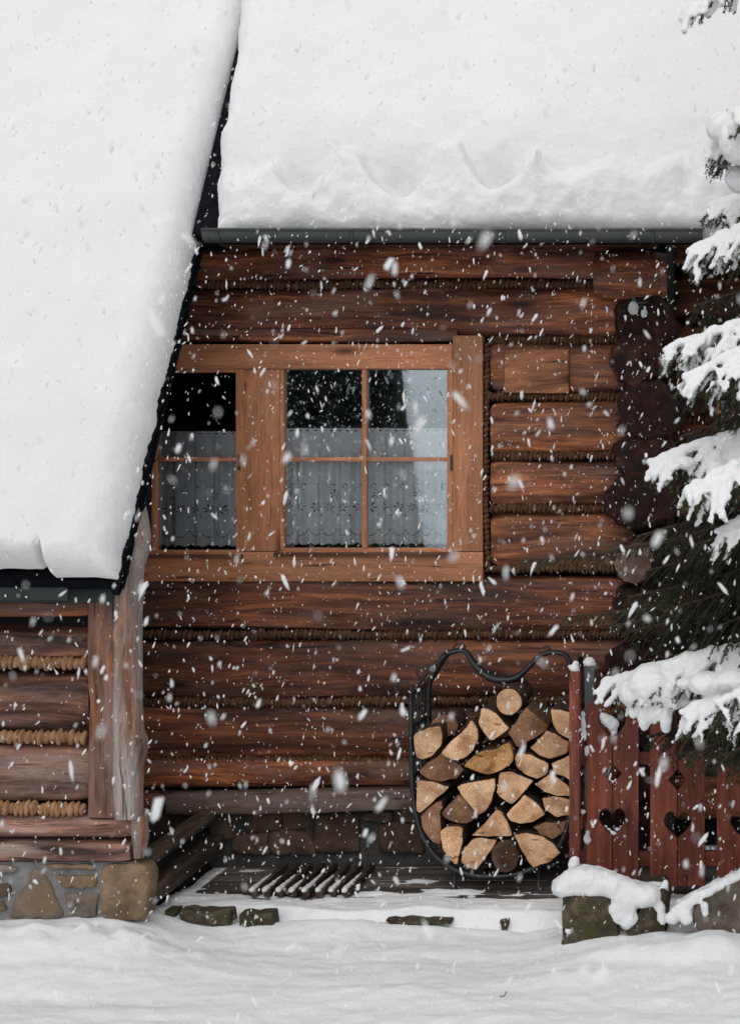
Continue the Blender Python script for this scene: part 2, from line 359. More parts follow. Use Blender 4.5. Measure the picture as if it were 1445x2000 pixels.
# ------------------------------------------------------------------ ground
def ground_h(x, y):
    h = -0.085 + 0.018 * fbm(x * .9, y * 1.4, 0, 3, 4) + 0.006 * fbm(x * 5, y * 8, 0, 9, 3)
    h = h + .13 * sstep(-.35, -1.0, x) * sstep(-2.1, -1.25, y) * sstep(0.4, -1.0, y)      # drift at the porch
    h = h + .075 * sstep(.95, 1.5, x) * sstep(-2.3, -1.45, y)                                # bank at the fence
    h = h + .05 * np.exp(-((x - .2) / .9) ** 2) * np.exp(-((y + 1.02) / .12) ** 2)
    h = h + .035 * np.exp(-((x + 1.0) / .5) ** 2) * np.exp(-((y + 1.42) / .14) ** 2) * (1 + fbm(x * 9, y * 9, 0, 5, 3))
    h = h + .05 * np.exp(-((x - 1.95) / .35) ** 2 - ((y + 1.5) / .15) ** 2) * (1 + .6 * fbm(x * 7, y * 7, 0, 6, 3))
    h = h + .004 * fbm(x * 14, y * 22, 0, 12, 2) + .010 * vn(x * 1.3 + y * 2, y * 9, 0, 13)
    h = h - .012 * np.abs(vn(x * .7 + y * .6, y * 3.1, 0, 31))
    return h
xs = np.concatenate([-np.geomspace(420, 3.0, 30), np.linspace(-2.9, 4.6, 300), np.geomspace(4.7, 420, 30)])
ys = np.concatenate([-np.geomspace(420, 4.6, 30), np.linspace(-4.5, -.88, 210), np.linspace(-.82, 1.4, 12), np.geomspace(1.7, 420, 22)])
GX, GY = np.meshgrid(xs, ys, indexing='ij')
GZ = ground_h(GX, GY)
GZ = np.where(GY > -.86, GZ * .2 - .16, GZ)
mk('ground', np.stack([GX, GY, GZ], -1).reshape(-1, 3), grid_faces(len(xs), len(ys)).tolist(), m_gsnow)['kind'] = 'structure'

# terrace: planked floor along the wall, snow drifting over its outer half
terr = bpy.data.objects.new('terrace', None); COL.objects.link(terr); terr.location = (.4, -.45, 0); terr['kind'] = 'structure'
for k in range(7):
    y1 = .10 - k * .14
    box('plank', -.78, 2.6, y1 - .134, y1, -.05, .0 + random.uniform(-.004, .003), m_floor, terr, .006)
xs = np.linspace(-.86, 2.5, 230); ys = np.linspace(-1.10, -.02, 110)
TX, TY = np.meshgrid(xs, ys, indexing='ij')
th = .030 * sstep(-.36, -.88, TY + .17 * fbm(TX * 2.6, TY * 9, 0, 14, 5) + .04 * sstep(.35, 1.1, TX)) - .011 + .008 * fbm(TX * 6, TY * 9, 0, 17, 4)
edge = -.96 + .035 * fbm(TX * 3, 0 * TX, 0, 21, 4) + .08 * sstep(-.25, .15, -np.abs(TX + .35) + .2)
th = np.where(TY < edge, th - 1.4 * (edge - TY) ** 1.0 - .01, th)
mk('terrace_snow', np.stack([TX, TY, th], -1).reshape(-1, 3), grid_faces(len(xs), len(ys)).tolist(), m_gsnow)['kind'] = 'structure'

# ------------------------------------------------------------------ logs and ropes
def log_vf(L, ry, rz, seed, n=20, exp=4.6, rough=1.4, step=.035, endbulge=.03):
    m = max(8, int(L / step)); x = np.linspace(0, L, m)
    ang = np.arange(n) / n * 2 * math.pi; ca, sa = np.cos(ang), np.sin(ang)
    sy = np.sign(ca) * np.abs(ca) ** (2 / exp); sz = np.sign(sa) * np.abs(sa) ** (2 / exp)
    X = np.repeat(x[:, None], n, 1); A = np.repeat(ang[None], m, 0)
    d = 1 + rough * (.045 * fbm(X * .8, np.cos(A) * 1.2, np.sin(A) * 1.2, seed, 3) + .03 * fbm(X * 1.5, np.cos(A) * 5, np.sin(A) * 5, seed + 5, 3))
    d *= 1 - .06 * rough * np.exp(-((fbm(X * .35, A * 2.2, 0, seed + 9, 2)) / .06) ** 2)      # drying checks
    e_ = np.minimum(X, L - X); d *= 1 - .12 * np.exp(-(e_ / endbulge) ** 2)
    sag = .012 * rough * fbm(X * .6, 0 * X, 0, seed + 20, 2)
    v = np.stack([X, d * ry * sy[None], d * rz * sz[None] + sag], -1).reshape(-1, 3)
    f = grid_faces(m, n, True).tolist(); k = len(v)
    v = np.vstack([v, [[-.004, 0, 0], [L + .004, 0, 0]]])
    mi = [0] * len(f)
    for j in range(n):
        f.append([(j + 1) % n, k, j][::-1]); f.append([(m - 1) * n + j, k + 1, (m - 1) * n + (j + 1) % n][::-1]); mi += [1, 1]
    return v, f, mi
def log_x(name, x0, x1, yc, zc, ry, rz, seed, mat, parent, end=None, **kw):
    v, f, mi = log_vf(x1 - x0, ry, rz, seed, **kw); v = v + np.array([x0, yc, zc])
    return mk(name, v, f, [mat, end or m_endd], parent, True, mi, sharp=50)
def log_y(name, y0, y1, xc, zc, rx, rz, seed, mat, parent, end=None, **kw):
    v, f, mi = log_vf(y1 - y0, rx, rz, seed, **kw); v = np.stack([xc - v[:, 1], y0 + v[:, 0], zc + v[:, 2]], -1)
    return mk(name, v, f, [mat, end or m_endd], parent, True, mi, sharp=50)
def rope_vf(L, r, rz, pitch, seed, n=9):
    nb = max(3, int(L / pitch)); m = nb * 5 + 1; x = np.linspace(0, nb * pitch, m)
    ph = (np.arange(m) % 5) / 5.0
    prof = .45 + .57 * np.sin(math.pi * ph) ** .6
    bid = np.arange(m) // 5
    rs = .20 * _hash(bid, bid * 0, bid * 0, seed); oz = .10 * _hash(bid, bid * 0 + 3, bid * 0, seed)
    ang = np.arange(n) / n * 2 * math.pi
    rr = (prof * (1 + rs))[:, None]
    x = x + .007 * fbm(x * 24, 0 * x, 0, seed + 7, 2); X = x[:, None] + .004 * np.sin(ang)[None]          # the turns lean
    Y = rr * r * np.cos(ang)[None]; Z = rr * rz * np.sin(ang)[None] + (oz * rz)[:, None] + .006 * fbm(x * 2.0, 0 * x, 0, seed + 4, 2)[:, None]
    v = np.stack([X + 0 * Y, Y, Z], -1).reshape(-1, 3)
    return v, grid_faces(m, n, True).tolist() + [list(range(n)), [(m - 1) * n + j for j in range(n)][::-1]]
def rope_x(x0, x1, yc, zc, parent, seed, mat=None, r=.026, rz=.029, pitch=.024, slope=0.0):
    v, f = rope_vf(x1 - x0, r, rz, pitch, seed); v = v + np.array([x0, yc, zc]); v[:, 2] += slope * (v[:, 0] - x0)
    return mk('chinking_rope', v, f, mat or m_rope, parent, True)
def rope_z(z0, z1, xc, yc, parent, seed, mat=None, r=.026, pitch=.03):
    v, f = rope_vf(z1 - z0, r, r * .7, pitch, seed); v = np.stack([xc + v[:, 2], yc + v[:, 1], z0 + v[:, 0]], -1)
    return mk('chinking_rope', v, f, mat or m_rope, parent, True)

# ------------------------------------------------------------------ the cabin
cabin = thing('log_cabin', (0, 0, 0), 'dark red brown log cabin with pine framed windows under a snowy roof', 'cabin')
X = lambda px: (px - 722.5) / 350.0
Z = lambda py: CAMZ + (900 - py) / 350.0
WL, CX = -4.4, X(1236)
rows = [(482, 541), (560, 654), (672, 767), (783, 882), (899, 985), (1001, 1104), (1128, 1233), (1250, 1362), (1378, 1480), (1492, 1541)]
for k, (a_, b_) in enumerate(rows):
    zc = (Z(a_) + Z(b_)) / 2; rz = (Z(a_) - Z(b_)) / 2 + .014
    if 2 <= k <= 5:
        log_x('log', X(958), CX, .125, zc, .14, rz, 40 + k * 7, m_logo, cabin)
        log_x('log', WL, X(62), .125, zc, .14, rz, 41 + k * 7, m_log['X'], cabin)
    elif k == 0: log_x('log', WL, X(1190), .11, zc, .15, rz, 44, m_log['X'], cabin)
    else: log_x('log', WL, CX, .125 if k < 9 else .1, zc, .14, rz, 40 + k * 7, m_log['X'], cabin)
# the thick stub of the wall plate at the corner
log_x('log', X(1165), X(1305), -.02, Z(535), .17, .145, 77, m_log['X'], cabin, exp=2.4, endbulge=.08)
# two split offcuts fixed above the window
log_x('log', X(470), X(895), .02, Z(655), .05, .042, 78, m_log['X'], cabin, n=12)
log_x('log', X(140), X(480), .03, Z(648), .05, .022, 79, m_log['X'], cabin, n=12)
for (x0, x1, py, sd, sl_) in ((WL, X(1190), 549, 1, -.004), (X(958), CX, 662, 2, 0), (X(952), CX, 775, 3, 0), (X(958), CX, 890, 4, 0), (X(958), CX, 992, 5, 0),
                              (X(950), CX, 1112, 6, 0), (WL, CX, 1241, 7, 0), (WL, CX, 1370, 8, 0), (WL, CX, 1486, 9, 0)):
    rope_x(x0, x1, .0, Z(py), cabin, sd * 11, slope=sl_)
rope_x(X(140), X(950), .02, Z(1142), cabin, 130, r=.02, rz=.018)
rope_z(Z(1118), Z(664), X(951), -.0, cabin, 140)
# backing added behind the logs to block light, left open at the windows
for (a_, b_, c_, d_) in ((WL, CX, -.3, Z(1120)), (WL, CX, Z(670), Z(478)), (WL, X(90), Z(1120), Z(670)), (X(930), CX, Z(1120), Z(670))):
    box('light_backing', a_, b_, .14, .26, c_, d_, m_dark, cabin, 0)
# dark room behind the windows
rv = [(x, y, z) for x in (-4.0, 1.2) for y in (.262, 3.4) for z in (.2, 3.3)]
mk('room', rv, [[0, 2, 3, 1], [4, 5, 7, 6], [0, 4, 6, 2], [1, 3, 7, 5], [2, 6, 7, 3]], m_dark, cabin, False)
# side wall logs: their ends stick out at the corner
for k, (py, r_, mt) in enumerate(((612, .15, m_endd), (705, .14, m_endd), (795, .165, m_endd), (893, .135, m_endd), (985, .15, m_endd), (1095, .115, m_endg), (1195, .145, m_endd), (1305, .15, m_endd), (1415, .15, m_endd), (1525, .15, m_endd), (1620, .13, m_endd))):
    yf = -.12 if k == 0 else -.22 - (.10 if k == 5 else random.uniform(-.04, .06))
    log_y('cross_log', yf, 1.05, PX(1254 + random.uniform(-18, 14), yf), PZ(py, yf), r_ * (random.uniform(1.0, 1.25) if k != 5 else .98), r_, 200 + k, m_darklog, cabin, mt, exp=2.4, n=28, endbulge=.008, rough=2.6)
box('light_backing', 1.40, 1.64, .27, 1.16, -.2, 3.7, m_dark, cabin, 0)  # backing added to close the corner gap against the sky
# recessed wall right of the corner
for k in range(12):
    zc = .18 + k * .31
    log_x('log', 1.62, 4.6, 1.12, zc, .14, .14, 300 + k, m_log['X'], cabin)
    rope_x(1.7, 4.6, 1.0, zc + .155, cabin, 320 + k)
box('light_backing', 1.62, 4.6, 1.15, 1.3, -.2, 3.9, m_dark, cabin, 0)
# a small window in the recessed wall
wy = .95
wr = box('window', PX(1396, wy), PX(1560, wy), wy, wy + .05, PZ(898, wy), PZ(880, wy), m_frame['X'], cabin)
for px in (1396, 1424, 1450, 1500, 1552): box('muntin', PX(px, wy), PX(px + 8, wy), wy + .002, wy + .04, PZ(880, wy), PZ(780, wy), m_frame['Z'], wr)
box('pane', PX(1398, wy), PX(1558, wy), wy + .02, wy + .028, PZ(880, wy), PZ(782, wy), m_glass, wr, 0)
# low beam and fieldstone footing under the wall
log_x('sill_beam', X(343), X(1230), -.09, Z(1557), .06, .062, 91, m_sillb, cabin, m_endg, exp=4)
log_x('sill_beam', -3.0, X(330), -.03, Z(1558), .05, .045, 92, m_log['X'], cabin, m_endg, exp=4)
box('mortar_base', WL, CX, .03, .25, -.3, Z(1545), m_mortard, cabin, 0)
def outline_smooth(pts, n, it):
    pts = np.asarray(pts, float); seg = np.roll(pts, -1, 0) - pts; ln = np.linalg.norm(seg, axis=1); cum = np.concatenate([[0], np.cumsum(ln)])
    t = np.arange(n) / n * cum[-1]; i = np.clip(np.searchsorted(cum, t, 'right') - 1, 0, len(pts) - 1)
    q = pts[i] + seg[i] * ((t - cum[i]) / ln[i])[:, None]
    for _ in range(it): q = .5 * q + .25 * (np.roll(q, 1, 0) + np.roll(q, -1, 0))
    return q
def slab(name, poly, y, depth, bulge, mats, parent, seed, n=36, it=2, rag=.004, edge=.08):
    """stone-like block from an outline in the X-Z plane: face at y, rounded edge, body behind it"""
    q = outline_smooth(poly, n, it); c = q.mean(0)
    q = q + rag * np.stack([vn(q[:, 0] * 25, q[:, 1] * 25, 0, seed), vn(q[:, 0] * 25, q[:, 1] * 25, 5, seed)], -1)
    rings = []
    for (s_, yy) in ((1.0, depth), (1.0, bulge * .9), (1 - edge * .4, bulge * .35), (1 - edge, 0.0), (.72, -bulge * .25), (.4, -bulge * .4)):
        r = c + (q - c) * s_
        dy = bulge * .35 * fbm(r[:, 0] * 14, r[:, 1] * 14, 0, seed + 3, 3) * (0 if yy == depth else 1)
        rings.append(np.stack([r[:, 0], y + yy + dy, r[:, 1]], -1))
    v = np.concatenate(rings + [np.array([[c[0], y - bulge * .45, c[1]]])])
    f = grid_faces(6, n, True).tolist(); k = len(v) - 1
    f = [q_[::-1] for q_ in f]
    f += [[5 * n + (j + 1) % n, 5 * n + j, k][::-1] for j in range(n)]
    f.append(list(range(n)))
    mi = [1] * n + [1 if len(mats) > 1 else 0] * 0 + [0] * (len(f) - n - 1) + [1]
    if len(mats) == 1: mi = [0] * len(f)
    o = mk(name, v, f, mats, parent, True, mi, sharp=40)
    bm = bmesh.new(); bm.from_mesh(o.data); bmesh.ops.recalc_face_normals(bm, faces=bm.faces); bm.to_mesh(o.data); bm.free()
    return o
def rect(px0, py0, px1, py1, y): return [P(px0, py0, y)[::2], P(px1, py0, y)[::2], P(px1, py1, y)[::2], P(px0, py1, y)[::2]]
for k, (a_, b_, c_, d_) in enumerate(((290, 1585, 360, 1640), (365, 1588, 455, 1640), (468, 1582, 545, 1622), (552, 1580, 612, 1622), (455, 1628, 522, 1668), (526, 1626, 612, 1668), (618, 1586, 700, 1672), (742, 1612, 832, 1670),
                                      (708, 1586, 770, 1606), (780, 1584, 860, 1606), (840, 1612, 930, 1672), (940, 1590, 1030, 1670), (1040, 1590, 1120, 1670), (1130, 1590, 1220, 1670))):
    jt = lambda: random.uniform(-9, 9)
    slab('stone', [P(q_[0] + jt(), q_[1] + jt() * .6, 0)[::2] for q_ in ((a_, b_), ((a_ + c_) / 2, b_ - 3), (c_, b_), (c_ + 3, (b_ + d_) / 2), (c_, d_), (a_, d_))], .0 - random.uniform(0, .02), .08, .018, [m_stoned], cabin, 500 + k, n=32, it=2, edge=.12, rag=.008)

# windows -----------------------------------------------------------------
yF = -.035
win = box('window', X(75), X(945), yF + .004, .06, Z(1135), Z(1077), m_frame['X'], cabin, .006)     # bottom board
win['label'] = 'orange pine window frame of two casements with lace curtains'
box('frame_board', X(75), X(886), yF, .06, Z(721), Z(673), m_frame['X'], win, .006)
box('frame_board', X(887), X(945), yF - .003, .06, Z(1076), Z(656), m_frame['Z'], win, .006)
box('frame_board', X(472), X(550), yF + .002, .06, Z(1076), Z(722), m_frame['Z'], win, .006)
box('frame_board', X(75), X(134), yF - .003, .06, Z(1076), Z(722), m_frame['Z'], win, .006)
def casement(l, r, t, b, hinge):
    w_ = 11
    box('sash', X(l - w_), X(r + w_), -.022, .03, Z(t), Z(t - 9), m_frame['X'], win, .003)
    box('sash', X(l - w_), X(r + w_), -.022, .03, Z(b + 8), Z(b), m_frame['X'], win, .003)
    box('sash', X(l - w_), X(l), -.024, .03, Z(b + .5), Z(t - .5), m_frame['Z'], win, .003)
    box('sash', X(r), X(r + w_), -.024, .03, Z(b + .5), Z(t - .5), m_frame['Z'], win, .003)
    mx = (l + r) / 2 - 2
    box('muntin', X(mx - 4.5), X(mx + 4.5), -.028, .028, Z(b), Z(t), m_frame['Z'], win, .003)
    for (c0, c1) in ((l, mx - 4.5), (mx + 4.5, r)):
        box('muntin', X(c0 - 5), X(c1 + 5), -.020, .026, Z(901), Z(893), m_frame['X'], win, .003)
        for (t0, t1) in ((t, 893), (901, b)):
            v = [(X(c0) - .003, .012, Z(t1) - .003), (X(c1) + .003, .012, Z(t1) - .003), (X(c1) + .003, .012, Z(t0) + .003), (X(c0) - .003, .012, Z(t0) + .003)]
            v += [(x, .016, z) for x, y, z in v]
            mk('pane', v, [[0, 1, 2, 3], [7, 6, 5, 4], [0, 4, 5, 1], [1, 5, 6, 2], [2, 6, 7, 3], [3, 7, 4, 0]], m_glass, win, False)
    box('sill', X(l - 16), X(r + 16), -.062, -.02, Z(b + 15), Z(b + 8), m_sill, win, .003)
    box('latch', X(hinge), X(hinge + 5), -.04, -.02, Z(918), Z(888), m_iron, win, .002)
casement(557, 875, 722, 1070, 882); casement(150, 464, 728, 1074, 470)

def curtain(l, r, t, b, label, seed):
    x0, x1, z0, z1 = X(l), X(r), Z(b), Z(t); st = .0032
    nx, nz = int((x1 - x0) / st), int((z1 - z0) / st)
    u = np.linspace(x0, x1, nx); w = np.linspace(z0, z1, nz); U, W = np.meshgrid(u, w, indexing='ij')
    hz = (z1 - W); fl = .25 + .75 * sstep(0, .25, hz)
    ph = U * 2 * math.pi / .118 + 1.2 * vn(U * 4, 0 * U, 0, seed) + .5 * vn(U * 3, W * 2, 0, seed + 1)
    Y = .062 + fl * (.024 * np.sin(ph) + .009 * np.sin(2.3 * ph + 1)) + .004 * vn(U * 20, W * 4, 0, seed + 2)
    cu = (U[:-1, :-1] + U[1:, 1:]) / 2 - x0; cw = (W[:-1, :-1] + W[1:, 1:]) / 2 - z0
    hole = np.zeros(cu.shape, bool)
    def flower(fx, fw, rad, pet=5, ph0=.3):
        du, dw = cu - fx, cw - fw; r_ = np.hypot(du, dw); an = np.arctan2(dw, du) - ph0
        k_ = np.cos(an * pet); return (r_ > rad * .30) & (r_ < rad) & (np.abs(np.sin(an * pet / 2)) * r_ < rad * .30 * np.clip(r_ / rad * 1.5, .2, 1)) & (np.cos(an * pet) > .1)
    nfl = int((x1 - x0) / .078) + 1
    for k in range(nfl):
        hole |= flower(.03 + k * .078, .215, .030 if k % 2 == 0 else .024, 6, .2 + k)
        if k % 3 == 0: hole |= flower(.03 + k * .078 + .03, .288, .025, 6, .9 + k)
        hole |= np.hypot(cu - .03 - k * .078 - .039, cw - .17) < .0045
        for q in range(9):                                   # eyelet scallop under each flower
            an = math.pi * (.1 + .1 * q); hole |= np.hypot(cu - .03 - k * .078 - .034 * math.cos(an), cw - .10 + .045 * math.sin(an)) < .0034
        for q in range(6):
            an = math.pi * (.2 + .25 * q); rr = .006 + .003 * q; hole |= np.hypot(cu - .05 - k * .078 - rr * math.cos(an), cw - .335 - rr * math.sin(an)) < .003
    scal = .012 * np.abs(np.sin(math.pi * cu / .052)); hole |= cw < .014 - scal * .9
    hole |= (np.abs(cw - (z1 - z0) + .012) < .003) & (((cu / .045) % 1) < .35)
    f = grid_faces(nx, nz).reshape(nx - 1, nz - 1, 4)[~hole]
    o = mk('lace_curtain', np.stack([U, Y, W], -1).reshape(-1, 3), f.tolist(), m_lace, None, True)
    return tag(o, label, 'curtain', 'cafe curtains')
curtain(545, 885, 836, 1066, 'white eyelet lace half curtain behind the unobstructed four pane casement', 3)
curtain(145, 474, 842, 1070, 'white eyelet lace half curtain in the casement half hidden by the porch roof', 8)
for (l, r, py) in ((540, 892, 834), (138, 480, 840)):
    v, f = tube_vf([(X(l), .062, Z(py)), (X(r), .062, Z(py))], .005, 8); mk('curtain_rod', v, f, m_iron, win)

# wooden patch board on a log, with its two pegs
pb = slab('patch_board', rect(985, 682, 1111, 768, -.03), -.04, .06, .006, [m_patch], cabin, 610, n=40, it=0, rag=.002, edge=.03)

# roof, gutter -----------------------------------------------------------------
SL = math.atan(1.632); SDIR = np.array([0, math.cos(SL), math.sin(SL)]); NDIR = np.array([0, -math.sin(SL), math.cos(SL)])
def roof_slab(name, x0, x1, y0, z0, length, thick, parent, mat):
    o_ = np.array([0, y0, z0]); v = []
    for x in (x0, x1):
        for s_ in (0, length):
            for t_ in (0, -thick): v.append(np.array([x, 0, 0]) + o_ + SDIR * s_ + NDIR * t_)
    return mk(name, v, [[0, 1, 3, 2], [4, 6, 7, 5], [0, 4, 5, 1], [2, 3, 7, 6], [0, 2, 6, 4], [1, 5, 7, 3]], mat, parent, False)
YE, ZE = -.55, 3.44            # main eave
roof = roof_slab('roof', -.795, 4.8, YE, ZE, 4.6, .08, cabin, m_shingle)
v, f = box_vf(-.79, 1.6, -.5, .02, 3.44, 3.46, 0); mk('soffit', v, f, m_sill, cabin, False)
v, f = box_vf(-1.5, -.792, -.41, .02, 3.43, 3.455, 0); mk('soffit', v, f, m_shingle, cabin, False)
# half round gutter
n = 14; an = np.linspace(0, math.pi, n); gx = np.array([PX(400, -.65), PX(1372, -.65)]); gv = []
for x in gx:
    for rr in (.056, .050):
        for q in an: gv.append((x, -.645 - rr * math.cos(q), 3.440 - rr * .95 * math.sin(q)))
gf = []
for j in range(n - 1):
    gf += [[j, 2 * n + j, 2 * n + j + 1, j + 1], [n + j, n + j + 1, 3 * n + j + 1, 3 * n + j]]
    gf += [[j, j + 1, n + j + 1, n + j], [2 * n + j, 3 * n + j, 3 * n + j + 1, 2 * n + j + 1]]
gf += [[0, n, 3 * n, 2 * n], [n - 1, 2 * n - 1 + 2 * n, 4 * n - 1, 2 * n - 1][:0] or [n - 1, 3 * n - 1, 4 * n - 1, 2 * n - 1]]
gut = mk('gutter', gv, gf, m_gutter, cabin, True, sharp=40)
v, f = tube_vf([(gx[0], -.702, 3.447), (gx[1], -.702, 3.447)], .008, 8); mk('rim', v, f, m_gutter, gut)
for px in (430, 690, 985, 1275):
    v, f = tube_vf([(PX(px, -.65), -.645 - .0585 * math.cos(q), 3.440 - .0585 * .95 * math.sin(q)) for q in np.linspace(0, math.pi, 12)], .005, 6, (2.2, .6)); mk('bracket', v, f, m_gutter, gut)

# ------------------------------------------------------------------ the porch block
yP = -1.24
porch = thing('log_porch', (-2.5, yP, 0), 'weathered log porch with crooked corner post under a steep snow covered roof', 'porch')
XP = lambda px: PX(px, yP); ZP = lambda py: PZ(py, yP)
for k, (a_, b_, ry, mt) in enumerate(((1170, 1214, .10, m_log['X']), (1219, 1282, .12, m_ploga), (1310, 1428, .13, m_ploga), (1454, 1569, .13, m_plogb))):
    log_x('log', -4.4, XP(171), yP + ry, (ZP(a_) + ZP(b_)) / 2, ry, (ZP(a_) - ZP(b_)) / 2, 640 + k * 5, mt, porch, exp=3.2)
log_x('log', -4.4, XP(258), yP + .12, ZP(1619), .13, .057, 661, m_plogb, porch, m_endg, exp=4)
log_x('log', -4.4, XP(255), yP + .10, ZP(1662), .12, .049, 663, m_plogb, porch, m_endg, exp=4)
for py, sd in ((1295, 1), (1440, 2), (1581, 3)):
    rope_x(-4.4, XP(170), yP + .02, ZP(py), porch, 700 + sd, m_ropel, r=.026, rz=.036, pitch=.029)
rope_x(-4.4, XP(92), yP - .045, ZP(1163), porch, 710, m_ropel, r=.016, rz=.013, pitch=.028)
box('light_backing', -4.4, XP(172), yP + .14, yP + .2, .25, 1.9, m_dark, porch, 0)  # unseen backing added to stop light between the porch logs
# dark board above the logs and the green fascia
box('fascia', -4.4, XP(168), yP - .20, yP - .17, ZP(1166), ZP(1122), m_fascia, porch, .004)
box('fascia', -4.4, XP(228), yP - .03, yP + .02, ZP(1176), ZP(1130), m_fascia, porch, .004)
# corner board (flat) and the crooked trunk beside it
def ragged_column(name, left, right, y0, depth, mat, seed, knots=()):
    pys = np.linspace(left[0][1], left[-1][1], 70)
    lx = np.interp(pys, [q[1] for q in left], [q[0] for q in left]); rx = np.interp(pys, [q[1] for q in right], [q[0] for q in right])
    n_ = 20; ang = np.linspace(0, 2 * math.pi, n_, endpoint=False); V = []
    for k, py in enumerate(pys):
        cx, hw, zz = XP((lx[k] + rx[k]) / 2), XP(rx[k]) - XP((lx[k] + rx[k]) / 2), ZP(py)
        ca, sa = np.cos(ang), np.sin(ang)
        d = 1 + .05 * fbm(zz * 3 + 0 * ang, ca * 2.5, sa * 2.5, seed, 4)
        x = cx + hw * np.sign(ca) * np.abs(ca) ** .75 * d; y = y0 + depth * (1 - np.sign(sa) * np.abs(sa) ** .75 * d)
        for (kx, kz, kr, kh) in knots:
            y = y - kh * np.exp(-((x - XP(kx)) ** 2 + (zz - ZP(kz)) ** 2) / kr ** 2) * (sa > 0)
        V.append(np.stack([x, y, 0 * x + zz], -1))
    f_ = grid_faces(len(pys), n_, True).tolist() + [list(range(n_))[::-1], [(len(pys) - 1) * n_ + j for j in range(n_)]]
    o = mk(name, np.concatenate(V), f_, mat, porch, True, sharp=60)
    bm = bmesh.new(); bm.from_mesh(o.data); bmesh.ops.recalc_face_normals(bm, faces=bm.faces); bm.to_mesh(o.data); bm.free(); return o
ragged_column('corner_board', [(172, 1176), (172, 1340), (176, 1375), (174, 1400), (173, 1594)], [(236, 1174), (240, 1400), (244, 1597)], yP - .035, .05, m_postb, 3, ((234, 1232, .045, .03),))
ragged_column('corner_post', [(262, 990), (252, 1040), (238, 1100), (226, 1165), (224, 1230), (222, 1400), (220, 1500), (226, 1597)],
              [(274, 984), (284, 1020), (289, 1050), (284, 1085), (276, 1110), (273, 1200), (272, 1370), (277, 1430), (285, 1450), (282, 1475), (276, 1500), (274, 1597)], yP - .06, .075, m_post, 9, ((232, 1235, .05, .02), (283, 1455, .03, .02)))
ragged_column('post_foot', [(254, 1592), (256, 1640), (262, 1676)], [(280, 1592), (284, 1640), (276, 1676)], yP - .02, .05, m_post, 19)
# side sill logs running back to the cabin wall, footing below; porch shade put into their dark colour
log_y('side_sill', yP + .16, -.02, -.86, .30, .04, .04, 720, m_slat, porch)
log_y('side_sill', yP + .12, -.02, -.85, .12, .055, .05, 721, m_slat, porch)
box('side_wall', -.93, -.88, yP + .16, -.02, -.2, .30, m_dark, porch, 0)
box('mortar_base', -4.4, XP(258), yP + .014, yP + .3, -.25, ZP(1684), m_mortar, porch, .01)
sp = lambda pts: [P(a_, b_, yP)[::2] for a_, b_ in pts]
for k, (pts, mt) in enumerate((([(68, 1694), (80, 1700), (128, 1785), (124, 1795), (14, 1795), (30, 1760)], m_stone), ([(86, 1688), (180, 1690), (188, 1697), (100, 1696)], m_stoneo), ([(108, 1710), (186, 1708), (188, 1734), (116, 1733)], m_stoneo),
                               ([(122, 1747), (190, 1745), (192, 1790), (140, 1790)], m_stone), ([(202, 1690), (222, 1684), (280, 1686), (292, 1700), (292, 1768), (280, 1800), (210, 1800), (198, 1770), (197, 1720)], m_stoneo),
                               ([(-40, 1727), (18, 1726), (24, 1742), (14, 1752), (-40, 1752)], m_stoned), ([(-60, 1690), (30, 1691), (40, 1700), (10, 1707), (-60, 1706)], m_stone), ([(-50, 1764), (10, 1762), (14, 1778), (-50, 1790)], m_stoneo),
                               ([(-140, 1692), (-66, 1694), (-60, 1790), (-150, 1790)], m_stone))):
    slab('stone', sp(pts), yP - (.02 if k == 4 else .0) , .12, .016, [mt], porch, 740 + k, n=44, it=1, edge=.07, rag=.009)
# porch roof
YPE, ZPE = -1.50, 1.70; VX = -.80
proof = roof_slab('roof', -4.6, VX, YPE, ZPE, 6.0, .09, porch, m_shingle)
sh = bpy.data.meshes.new('shingle'); v, f = box_vf(-.02, .012, -.055, .055, -.006, .006, 0); sh.from_pydata(v, [], f); sh.materials.append(m_shingle)
for k in range(118):
    s_ = -.02 + k * .022
    for lay in range(2):
        c = np.array([VX + random.uniform(-.012, .008), YPE, ZPE]) + SDIR * (s_ + lay * .01) + NDIR * (.004 - lay * .045 + random.uniform(-.004, .004))
        put('shingle', sh, proof, c, (SL - .10 + random.uniform(-.18, .18), random.uniform(-.12, .12), random.uniform(-.2, .2)), (1, random.uniform(.6, 1.1), 1))

# ------------------------------------------------------------------ snow on the roofs
def edgef(t): return np.sqrt(1 - (1 - np.clip(t, 0, 1)) ** 2)
def snow_sheet(name, U, V, T, y0, z0, sag, label):
    p = np.zeros(U.shape + (3,)); p[..., 0] = U
    p += np.array([0, y0, z0]) + (V - sag)[..., None] * SDIR + (T + .003)[..., None] * NDIR
    o = mk(name, p.reshape(-1, 3), grid_faces(*U.shape).tolist(), m_snow, None, True)
    return tag(o, label, 'snow')
